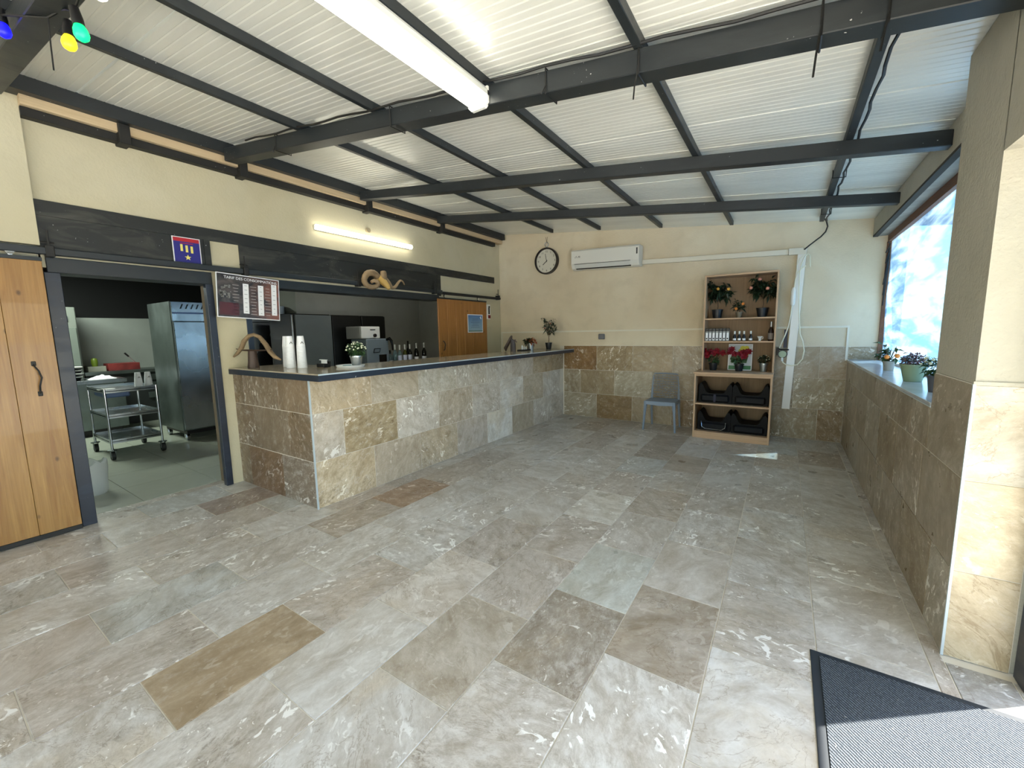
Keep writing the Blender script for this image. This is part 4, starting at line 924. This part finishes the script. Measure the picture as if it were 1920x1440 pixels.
def bush(u, c, R_, n, L_, W_, mat, sq=.85, name='foliage', up=.3, rnd=None, flat=False):
    rg = rnd or random.Random(hash(round(c[0] * 100)) + n); m = MB(); c = Vector(c)
    for i in range(n):
        d = Vector((rg.gauss(0, 1), rg.gauss(0, 1), rg.gauss(0, 1))).normalized(); d.z = d.z * .8 + up; d.normalize()
        q = c + Vector((d.x, d.y, d.z * sq)) * R_ * (rg.random() ** .45) * .85
        dd = (d + Vector((rg.gauss(0, .5), rg.gauss(0, .5), rg.gauss(0, .4)))).normalized()
        m.leaf(q, dd, L_ * rg.uniform(.7, 1.2), W_ * rg.uniform(.8, 1.2), Vector((rg.gauss(0, .4), rg.gauss(0, .4), 1)))
    o = m.build(name, mat, u); o['kind'] = 'stuff'; return o
def dots(u, c, R_, n, r_, mat, name, sq=.85, seed=3, top=True):
    rg = random.Random(seed); c = Vector(c)
    for i in range(n):
        d = Vector((rg.gauss(0, 1), rg.gauss(0, 1), abs(rg.gauss(0, 1)) if top else rg.gauss(0, 1))).normalized()
        q = c + Vector((d.x, d.y, d.z * sq)) * R_; MB().ball(q, r_ * rg.uniform(.8, 1.2), 8).build(name, mat, u, smooth=True, origin=q)
u = thing('potted_flower', 'white-budded bush in a galvanised pot on the bar tray', 'plant', (-3.40, 2.46, ZT + .0065))
pot(u, -3.40, 2.46, ZT + .0065, .042, .058, .10, GALV); bush(u, (-3.40, 2.46, ZT + .155), .085, 260, .040, .016, LEAF); dots(u, (-3.40, 2.46, ZT + .16), .088, 34, .0075, BUDW, 'bud', seed=5)
# carved figure
u = thing('draped_figurine', 'dark draped figurine standing on the far bar end', 'figurine', (-3.60, 5.45, ZT))
m = MB(); m.tube([(-3.58, 5.46, ZT), (-3.58, 5.46, ZT + .11), (-3.585, 5.455, ZT + .16), (-3.60, 5.44, ZT + .195)], [.045, .042, .036, .018], 12); m.build('body', plain('grey_brown_wood', (74, 66, 66), .5), u, smooth=True)
m = MB(); m.tube([(-3.68, 5.40, ZT + .005), (-3.685, 5.40, ZT + .05), (-3.65, 5.42, ZT + .12), (-3.62, 5.43, ZT + .18), (-3.60, 5.44, ZT + .225), (-3.59, 5.445, ZT + .25)], [.012, .034, .034, .030, .026, .012], 10, flat=.7); m.build('cloak', DKWOOD, u, smooth=True)
m = MB(); m.tube([(-3.595, 5.46, ZT + .16), (-3.54, 5.47, ZT + .165), (-3.515, 5.475, ZT + .145)], [.014, .010, .008], 8); m.ball((-3.545, 5.47, ZT + .175), .016, 8); m.build('bundle', plain('carved_grey', (110, 96, 92), .5), u, smooth=True)
u = thing('salt_tray', 'small dark tray with white shakers beside the figurine', 'tray', (-3.55, 5.72, ZT))
B('tray', DARKPL, u, -3.61, -3.49, 5.62, 5.86, ZT, ZT + .02, bev=.004)
for y, h in ((5.68, .07), (5.74, .05), (5.80, .045)): m = MB(); m.lathe([(.012, 0), (.013, h * .7), (.006, h), (0, h)], (-3.55, y, ZT + .0205), 10); m.build('shaker', WHITE, u, smooth=True)
u = thing('potted_flower', 'orange and brown flowers in a ribbed metal pot on the bar', 'plant', (-3.55, 5.95, ZT))
pot(u, -3.55, 5.95, ZT, .048, .058, .115, GALV); bush(u, (-3.58, 5.94, ZT + .14), .09, 110, .055, .03, LEAFD, sq=.6)
bush(u, (-3.52, 5.93, ZT + .145), .085, 60, .045, .035, plain('rust_petal', (150, 74, 36), .6, var=.4), sq=.7, name='petals')
def tree(u, x, y, z, h, spread, nleaf, L_, W_, mat, potargs, seed, trunk=.35, fruits=(), fm=ORANGE, fr=.018, lean=0):
    rg = random.Random(seed); pot(u, x, y, z, *potargs); hp = potargs[2]
    m = MB(); base = Vector((x, y, z + hp - .02)); tips = []
    top = base + Vector((lean * .3, 0, (h - hp) * trunk)); m.tube([base, base + (top - base) * .5 + Vector((.006, 0, 0)), top], [.006, .0055, .005], 6)
    nb = 9
    for i in range(nb):
        a = 2 * PI * i / nb + rg.uniform(-.3, .3); k = .35 + .65 * ((i * 7) % nb) / nb
        e = top + Vector((math.cos(a) * spread * (1.1 - .6 * k) + lean, math.sin(a) * spread * .6 * (1.1 - .6 * k), (h - hp) * (1 - trunk) * k * .92)); mid = (top + e) / 2 + Vector((0, 0, -.01)); m.tube([top, mid, e], [.0035, .003, .002], 5); tips.append((top, mid, e))
    m.build('trunk', STEM, u, smooth=True); m = MB()
    for i in range(nleaf):
        a, b, e = rg.choice(tips); tt = rg.uniform(.35, 1.05); q = b.lerp(e, (tt - .5) * 2) if tt > .5 else a.lerp(b, tt * 2)
        d = Vector((rg.gauss(0, 1), rg.gauss(0, .8), rg.gauss(.15, .7))); m.leaf(q, d, L_ * rg.uniform(.7, 1.15), W_, Vector((rg.gauss(0, .4), rg.gauss(0, .4), 1)))
    o = m.build('foliage', mat, u); o['kind'] = 'stuff'
    for q in fruits: MB().ball(q, fr, 12).build('fruit', fm, u, smooth=True, origin=q)
u = thing('potted_tree', 'small olive-like tree in a black pot at far bar end', 'plant', (-3.37, 6.25, ZT))
tree(u, -3.37, 6.25, ZT, .60, .17, 190, .075, .020, LEAFD, (.042, .056, .115), 4, trunk=.30, fruits=[(-3.30, 6.18, ZT + .44), (-3.40, 6.17, ZT + .36)], fm=plain('dusky_fruit', (150, 90, 70), .5), fr=.014)

# ------------------------------------------------------------------ shelf unit and its things
u = thing('wooden_shelf_unit', 'pale pine dresser shelf with open upper and lower compartments', 'shelf', (-.54, 6.25, 0))
xa, xb, yf1, yf2 = -.992, -.098, 5.955, 6.20
for x in (xa, xb - .022): B('side_panel', SHELFW, u, x, x + .022, yf1, 6.50, 0, .872, bev=.0015)
B('lower_top', SHELFWX, u, xa - .012, xb + .006, yf1 - .015, 6.50, .872, .895, bev=.002)
B('front_rail', SHELFWX, u, xa + .022, xb - .022, yf1 + .002, yf1 + .02, .842, .872)
B('shelf', SHELFWX, u, xa + .022, xb - .022, yf1 + .01, 6.49, .455, .475, bev=.0015); B('bottom_shelf', SHELFWX, u, xa + .022, xb - .022, yf1 + .004, 6.49, .072, .092, bev=.0015)
B('plinth', SHELFWX, u, xa + .022, xb - .022, yf1 + .004, yf1 + .022, 0, .072)
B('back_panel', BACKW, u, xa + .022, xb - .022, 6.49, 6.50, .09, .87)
ua = -.945
for x in (ua, xb - .020): B('side_panel', SHELFW, u, x, x + .020, yf2, 6.50, .895, 2.155, bev=.0015)
B('top_board', SHELFWX, u, ua, xb, yf2, 6.50, 2.155, 2.178, bev=.0015)
B('shelf', SHELFWX, u, ua + .02, xb - .02, yf2 + .004, 6.49, 1.585, 1.605, bev=.0015); B('shelf', SHELFWX, u, ua + .02, xb - .02, yf2 + .004, 6.49, 1.278, 1.298, bev=.0015)
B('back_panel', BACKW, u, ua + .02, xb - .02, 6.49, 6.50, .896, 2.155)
u = thing('potted_tree', 'orange tree in black pot, left on the top shelf', 'plant', (-.795, 6.35, 1.6055))
tree(u, -.795, 6.35, 1.6055, .54, .19, 250, .095, .040, LEAFD, (.052, .068, .12), 11, trunk=.30, fruits=[(-.79, 6.27, 2.0), (-.665, 6.29, 1.99)], fm=plain('amber_fruit', (230, 170, 70), .4), fr=.020)
u = thing('potted_tree', 'little orange tree in a small taupe pot, top shelf centre', 'plant', (-.53, 6.33, 1.6055))
tree(u, -.53, 6.33, 1.6055, .27, .085, 50, .065, .030, LEAFD, (.030, .040, .075, plain('taupe_pot', (112, 104, 86), .5)), 12, trunk=.2, fruits=[(-.565, 6.29, 1.725), (-.485, 6.29, 1.785)], fr=.019)
u = thing('potted_tree', 'pink-fruited tree in black pot, right on the top shelf', 'plant', (-.265, 6.35, 1.6055))
tree(u, -.265, 6.35, 1.6055, .56, .19, 250, .095, .040, LEAFD, (.052, .070, .12), 13, trunk=.34, fruits=[(-.31, 6.27, 2.085), (-.22, 6.26, 1.965), (-.405, 6.29, 1.985)], fm=PINKF, fr=.021)
def clampf(u, x0, x1, y1, z1):
    w = u.location
    for o in u.children:
        if o.type == 'MESH' and o.name.split('.')[0] in ('foliage', 'trunk', 'flower', 'fruit', 'stems'):
            b = w + o.location
            for v in o.data.vertices:
                q = v.co + b; q.x = min(max(q.x, x0), x1); q.y = min(q.y, y1); q.z = min(q.z, z1); v.co = q - b
for o in list(bpy.data.objects):
    if o.name.startswith('potted_tree') and abs(o.location.z - 1.6055) < .01: clampf(o, ua + .022, xb - .022, 6.488, 2.150)
# seven black-topped jars
src = thing('label_jar', 'rectangular glass jar with black lid and white label in the row of seven', 'jar', (-.90, 6.26, 1.2985), 'black-lidded jars on the middle shelf')
B('glass', plain('grey_glass', (100, 108, 112), .12), src, -.919, -.881, 6.235, 6.285, 1.2985, 1.435, bev=.004); B('lid', DARKPL, src, -.920, -.880, 6.234, 6.286, 1.436, 1.470, bev=.003)
pl_ = B('paper_label', WPAPER, src, -.914, -.886, 6.2335, 6.2348, 1.31, 1.41); B('label_seal', DARKPL, pl_, -.909, -.891, 6.2325, 6.2334, 1.322, 1.342)
for i in range(1, 7): copytree(src, (-.90 + i * .0425, 6.26, 1.2985))
src = None
for i, x in enumerate((-.565, -.510, -.455, -.378)):
    lb = ('leftmost of four small dark bottles with silver caps', 'second from left of four small dark silver-capped bottles', 'third from left of four small dark silver-capped bottles', 'rightmost small dark silver-capped bottle, set slightly apart')[i]
    if src is None:
        src = thing('small_bottle', lb, 'bottle', (x, 6.27, 1.2985), 'small bottles on the middle shelf')
        m = MB(); m.lathe([(.018, 0), (.019, .005), (.019, .06), (.009, .085), (.008, .095)], (x, 6.27, 1.2985), 14, True); m.build('glass', GLD, src, smooth=True)
        m = MB(); m.lathe([(.0095, .09), (.0115, .095), (.0115, .13), (0, .13)], (x, 6.27, 1.2985), 12, True); m.build('cap', FOILW, src, smooth=True)
        m = MB(); m.lathe([(.0195, .008), (.0195, .035)], (x, 6.27, 1.2985), 14, False); m.build('paper_label', WPAPER, src, smooth=True)
    else: copytree(src, (x, 6.27, 1.2985), label=lb)
u = thing('small_cup', 'tiny white decorated goblet on the middle shelf', 'cup', (-.275, 6.27, 1.2985)); m = MB(); m.lathe([(.018, 0), (.012, .012), (.014, .03), (.028, .055), (.030, .06), (.026, .056), (0, .03)], (-.275, 6.27, 1.2985), 14, False); m.build('bowl', WHITE, u, smooth=True)
m = MB(); m.tube([(-.252, 6.27, 1.345), (-.238, 6.27, 1.352), (-.238, 6.27, 1.33), (-.258, 6.27, 1.32)], .004, 6); m.build('handle', WHITE, u)
u = thing('tall_bottle', 'tall brown bottle with grey label at right of middle shelf', 'bottle', (-.155, 6.29, 1.2985)); m = MB(); m.lathe([(.030, 0), (.032, .006), (.032, .12), (.024, .15), (.012, .18), (.011, .21)], (-.155, 6.29, 1.2985), 16, True); m.build('glass', plain('brown_glass', (44, 26, 20), .1), u, smooth=True)
m = MB(); m.lathe([(.012, .17), (.0135, .205), (.0135, .245), (0, .245)], (-.155, 6.29, 1.2985), 12, True); m.build('capsule', GALV, u, smooth=True); m = MB(); m.lathe([(.0325, .02), (.0325, .10)], (-.155, 6.29, 1.2985), 16, False); m.build('paper_label', plain('grey_label', (120, 112, 108), .6), u, smooth=True)
def poinsettia(u, x, y, z, seed, ph=.10, R_=.165, hh=.26):
    rg = random.Random(seed); pot(u, x, y, z, .042, .056, ph, BP)
    bush(u, (x, y, z + ph + .055), .085, 40, .06, .035, LEAF, sq=.6)
    m = MB()
    for i in range(6):
        a = 2 * PI * i / 6; m.tube([(x, y, z + ph - .02), (x + R_ * .5 * math.cos(a), y + R_ * .35 * math.sin(a), z + ph + .09)], .003, 5)
    m.build('stems', STEM, u)
    for i in range(8):
        a = 2 * PI * i / 8 + rg.uniform(-.3, .3); k = rg.uniform(.35, .9); c = Vector((x + R_ * k * math.cos(a), y + R_ * .55 * k * math.sin(a) - .01, z + ph + hh * rg.uniform(.42, .75) - .03 * k)); m = MB()
        for j in range(9):
            b = 2 * PI * j / 9 + rg.random() * .3; m.leaf(c, Vector((math.cos(b), -.55 + .35 * math.sin(b) - .2, math.sin(b) * .9)), .062 * rg.uniform(.8, 1.15), .034, Vector((0, -1, .6)), droop=.1)
        m.build('flower', RED, u, origin=c)
u = thing('potted_poinsettia', 'red poinsettia in black pot, left on the lower upper shelf', 'plant', (-.815, 6.30, .8955)); poinsettia(u, -.815, 6.31, .8955, 21)
u = thing('potted_poinsettia', 'red poinsettia in black pot in front of the flower card', 'plant', (-.495, 6.27, .8955)); poinsettia(u, -.495, 6.265, .8955, 22, R_=.155, hh=.30)
u = thing('potted_flower', 'dark green bush in a grey metal pot, right on the shelf', 'plant', (-.215, 6.32, .8955)); pot(u, -.215, 6.32, .8955, .036, .048, .11, GALV); bush(u, (-.215, 6.32, 1.045), .075, 200, .036, .016, LEAFD); dots(u, (-.215, 6.32, 1.05), .074, 12, .006, BUDW, 'bud', seed=8)
for o in list(bpy.data.objects):
    if o.name.startswith('potted_poinsettia'): clampf(o, ua + .022, xb - .022, 6.488, 1.27)
u = thing('flower_card', 'white-bordered card with yellow flower print leaning at shelf back', 'card', (-.50, 6.42, .8955))
PMc = Matrix.Translation((-.50, 6.40, .8955)) @ Matrix.Rotation(math.radians(-8), 4, 'X')
def cardpart(nm, mat, *b): m = MB(); m.box(*b, M=PMc); m.build(nm, mat, u)
cardpart('card', WPAPER, -.145, .145, 0, .003, .001, .36); cardpart('green_band', plain('card_green', (50, 116, 70), .5), -.135, .135, -.001, 0, .012, .065); cardpart('print_field', plain('card_grey', (196, 204, 206), .5), -.135, .135, -.001, 0, .07, .35)
m = MB()
for i in range(6): a = 2 * PI * i / 6; m.prism([(.05 + .045 * math.cos(a) + .032 * math.cos(t_ * PI / 4), .265 + .045 * math.sin(a) + .032 * math.sin(t_ * PI / 4)) for t_ in range(8)], 'y', -.0022 - .0001 * i, -.001, M=PMc)
m.build('yellow_flower_print', plain('print_yellow', (200, 190, 50), .5, var=.2), u)
m = MB(); m.prism([(-.10, .10), (.08, .10), (.10, .20), (.02, .26), (-.09, .24), (-.12, .16)], 'y', -.0018, -.001, M=PMc); m.build('leaf_print', plain('print_green', (60, 96, 50), .5, var=.3), u)
# black carriers
CARR = plain('matt_black', (5, 5, 6), .6, spec=.2); CARR2 = plain('matt_blue_black', (9, 11, 16), .6, spec=.25)
def carrier(x0, x1, z, lb, handle=False, hi=.265, seg=False):
    y0, y1 = 6.02, 6.36; w_ = x1 - x0; u = thing('booster_seat', lb, 'booster seat', ((x0 + x1) / 2, 6.19, z), 'black booster seats in the lower compartments')
    pr = [(x0, z)]; N = 22
    for i in range(N + 1):
        t_ = i / N; q = abs(2 * t_ - 1); h = .13 + (hi - .13) * (1 / (1 + math.exp(-(q - .66) * 16))); h *= 1 if q < .93 else 1 - (q - .93) * 2.2
        pr.append((x0 + w_ * t_, z + h))
    pr.append((x1, z)); m = MB(); m.prism(pr, 'y', y0 + .03, y1); m.build('shell', CARR, u)
    m = MB(); m.box(x0 + .03, x1 - .03, y0, y0 + .05, z + .015, z + .115, bev=.02); m.build('front_pad', CARR2, u)
    if seg: B('strap', plain('navy_strap', (20, 22, 48), .6), u, (x0 + x1) / 2 - .015, (x0 + x1) / 2 + .015, y0 - .006, y0, z + .02, z + .12)
    if handle: m = MB(); m.tube([(x0 + .05, y0 - .004, z + .13), (x0 + .06, y0 - .02, z + .06), (x0 + .10, y0 - .025, z + .035), (x1 - .10, y0 - .025, z + .03), (x1 - .06, y0 - .02, z + .06), (x1 - .05, y0 - .004, z + .13)], .005, 6); m.build('wire_handle', CHROME, u, smooth=True)
carrier(-.945, -.54, .4755, 'black booster seat with navy strap, upper left compartment', seg=True)
carrier(-.535, -.13, .4755, 'plain black booster seat, upper right of the lower cabinet')
carrier(-.945, -.545, .0925, 'black booster seat with curved wire handle, bottom left', handle=True)
carrier(-.54, -.13, .0925, 'plain black booster seat, bottom right of the cabinet')

# ------------------------------------------------------------------ chair
u = thing('perforated_chair', 'grey-blue plastic chair with a perforated web backrest', 'chair', (-1.46, 6.27, 0))
cx_ = -1.465; zf = .43
m = MB(); m.prism([(cx_ - .215, 6.05), (cx_ + .215, 6.05), (cx_ + .20, 6.40), (cx_ + .16, 6.44), (cx_ - .16, 6.44), (cx_ - .20, 6.40)], 'z', zf - .012, zf + .004); m.build('seat', CHAIRB, u)
m = MB(); m.prism([(cx_ - .215, zf - .004), (cx_ - .215, zf - .04), (cx_ - .12, zf - .048), (cx_, zf - .054), (cx_ + .12, zf - .048), (cx_ + .215, zf - .04), (cx_ + .215, zf - .004)], 'y', 6.045, 6.062); m.box(cx_ - .213, cx_ - .198, 6.05, 6.40, zf - .045, zf - .004); m.box(cx_ + .198, cx_ + .213, 6.05, 6.40, zf - .045, zf - .004); m.build('apron', CHAIRB, u)
for s_ in (-1, 1):
    m = MB(); m.tube([(cx_ + s_ * .195, 6.068, zf - .01), (cx_ + s_ * .20, 6.066, zf - .06), (cx_ + s_ * .208, 6.06, .25), (cx_ + s_ * .225, 6.055, 0)], [.030, .024, .018, .014], 8); m.build('leg', CHAIRB, u, smooth=True)
    m = MB(); m.tube([(cx_ + s_ * .175, 6.40, .80 - .02), (cx_ + s_ * .19, 6.405, .62), (cx_ + s_ * .195, 6.40, zf), (cx_ + s_ * .20, 6.42, .25), (cx_ + s_ * .205, 6.485, 0)], [.008, .012, .020, .017, .013], 8); m.build('leg', CHAIRB, u, smooth=True)
m = MB(); rg = random.Random(9); nc, nr_ = 9, 10
def bp(i, j):
    uu = (i + (.5 if j % 2 else 0)) / nc * 2 - 1; vv = j / nr_; jit = .0 if i in (0, nc) or j in (0, nr_) else 1
    uu += jit * rg.uniform(-.05, .05); vv += jit * rg.uniform(-.025, .025); uu = max(-1, min(1, uu)); half = .185 - .012 * vv - .05 * max(0, .22 - vv) * 4
    return (cx_ + uu * half, 6.40 + .030 * (1 - uu * uu) + .02 * vv, .435 + .37 * vv)
vg = [[m.bm.verts.new(bp(i, j)) for i in range(nc + 1)] for j in range(nr_ + 1)]
for j in range(nr_):
    for i in range(nc): m.bm.faces.new((vg[j][i], vg[j][i + 1], vg[j + 1][i + 1], vg[j + 1][i]))
orig = list(m.bm.faces); bmesh.ops.inset_individual(m.bm, faces=orig, thickness=.0034, depth=0)
bmesh.ops.delete(m.bm, geom=orig, context='FACES_ONLY')
bk = m.build('backrest', CHAIRB, u); md = bk.modifiers.new('thick', 'SOLIDIFY'); md.thickness = .009
m = MB(); m.tube([(cx_ - .175, 6.415, .795), (cx_ - .16, 6.42, .808), (cx_, 6.448, .812), (cx_ + .16, 6.42, .808), (cx_ + .175, 6.415, .795)], .008, 6); m.build('top_rail', CHAIRB, u, smooth=True)

# ------------------------------------------------------------------ sill pots
ZS = 1.0615
u = thing('potted_tree', 'tiny orange tree in grey pot at far end of window sill', 'plant', (.80, 5.0, ZS))
tree(u, .80, 5.0, ZS, .27, .085, 30, .085, .036, LEAF, (.036, .042, .085, plain('stone_grey_pot', (150, 150, 140), .5)), 31, trunk=.15, fruits=[(.845, 4.95, ZS + .135), (.775, 4.95, ZS + .125)], fr=.020)
u = thing('potted_flower', 'mauve heather in a flared sage green pot on the sill', 'plant', (.79, 4.08, ZS))
pot(u, .79, 4.08, ZS, .050, .074, .125, SAGE, rim=.003, n=28); bush(u, (.79, 4.08, ZS + .145), .085, 420, .026, .012, MAUVE, sq=.75); bush(u, (.79, 4.08, ZS + .14), .08, 120, .028, .012, LEAF, sq=.6, name='leaves')
u = thing('potted_flower', 'white-budded green bush in slate pot nearest on sill', 'plant', (.79, 3.48, ZS))
pot(u, .79, 3.48, ZS, .042, .052, .10, plain('slate_metal', (92, 96, 106), .35, .5)); bush(u, (.79, 3.48, ZS + .15), .082, 240, .036, .016, LEAF); dots(u, (.79, 3.48, ZS + .155), .085, 26, .008, BUDW, 'bud', seed=12)

# ------------------------------------------------------------------ door mat
u = thing('door_mat', 'dark ribbed rubber-edged door mat at the doorway', 'mat', (.5, 1.3, 0))
m = MB(); m.box(.172, .985, .82, 2.172, .0005, .006, bev=.002); m.build('rubber_edge', RUB, u)
B('pile', coir_mat(), u, .205, .952, .853, 2.139, .0062, .011)

# ------------------------------------------------------------------ outdoors
gr = struct('ground'); m = MB(); m.box(1.02, 9, -40, 9, -.12, -.02); m.box(-40, 1.02, -40, -3.62, -.12, -.02); m.build('paving', TERRA, gr)
wt = struct('water'); m = MB(); m.box(1.02, 400, 9, 400, -.5, -.10); m.box(9, 400, -40, 9, -.5, -.10)
kw = NT('pool_water'); kw.b.inputs['Base Color'].default_value = (*lin((70, 130, 170)), 1); kw.b.inputs['Roughness'].default_value = .12
kw.bump(kw.noise(kw.scalev(kw.obj(), (1, 2.5, 1)), 1.6, 4, .6), .6, .15); m.build('surface', kw.m, wt)

for o in bpy.data.objects:
    if '_w' in o.keys(): del o['_w']
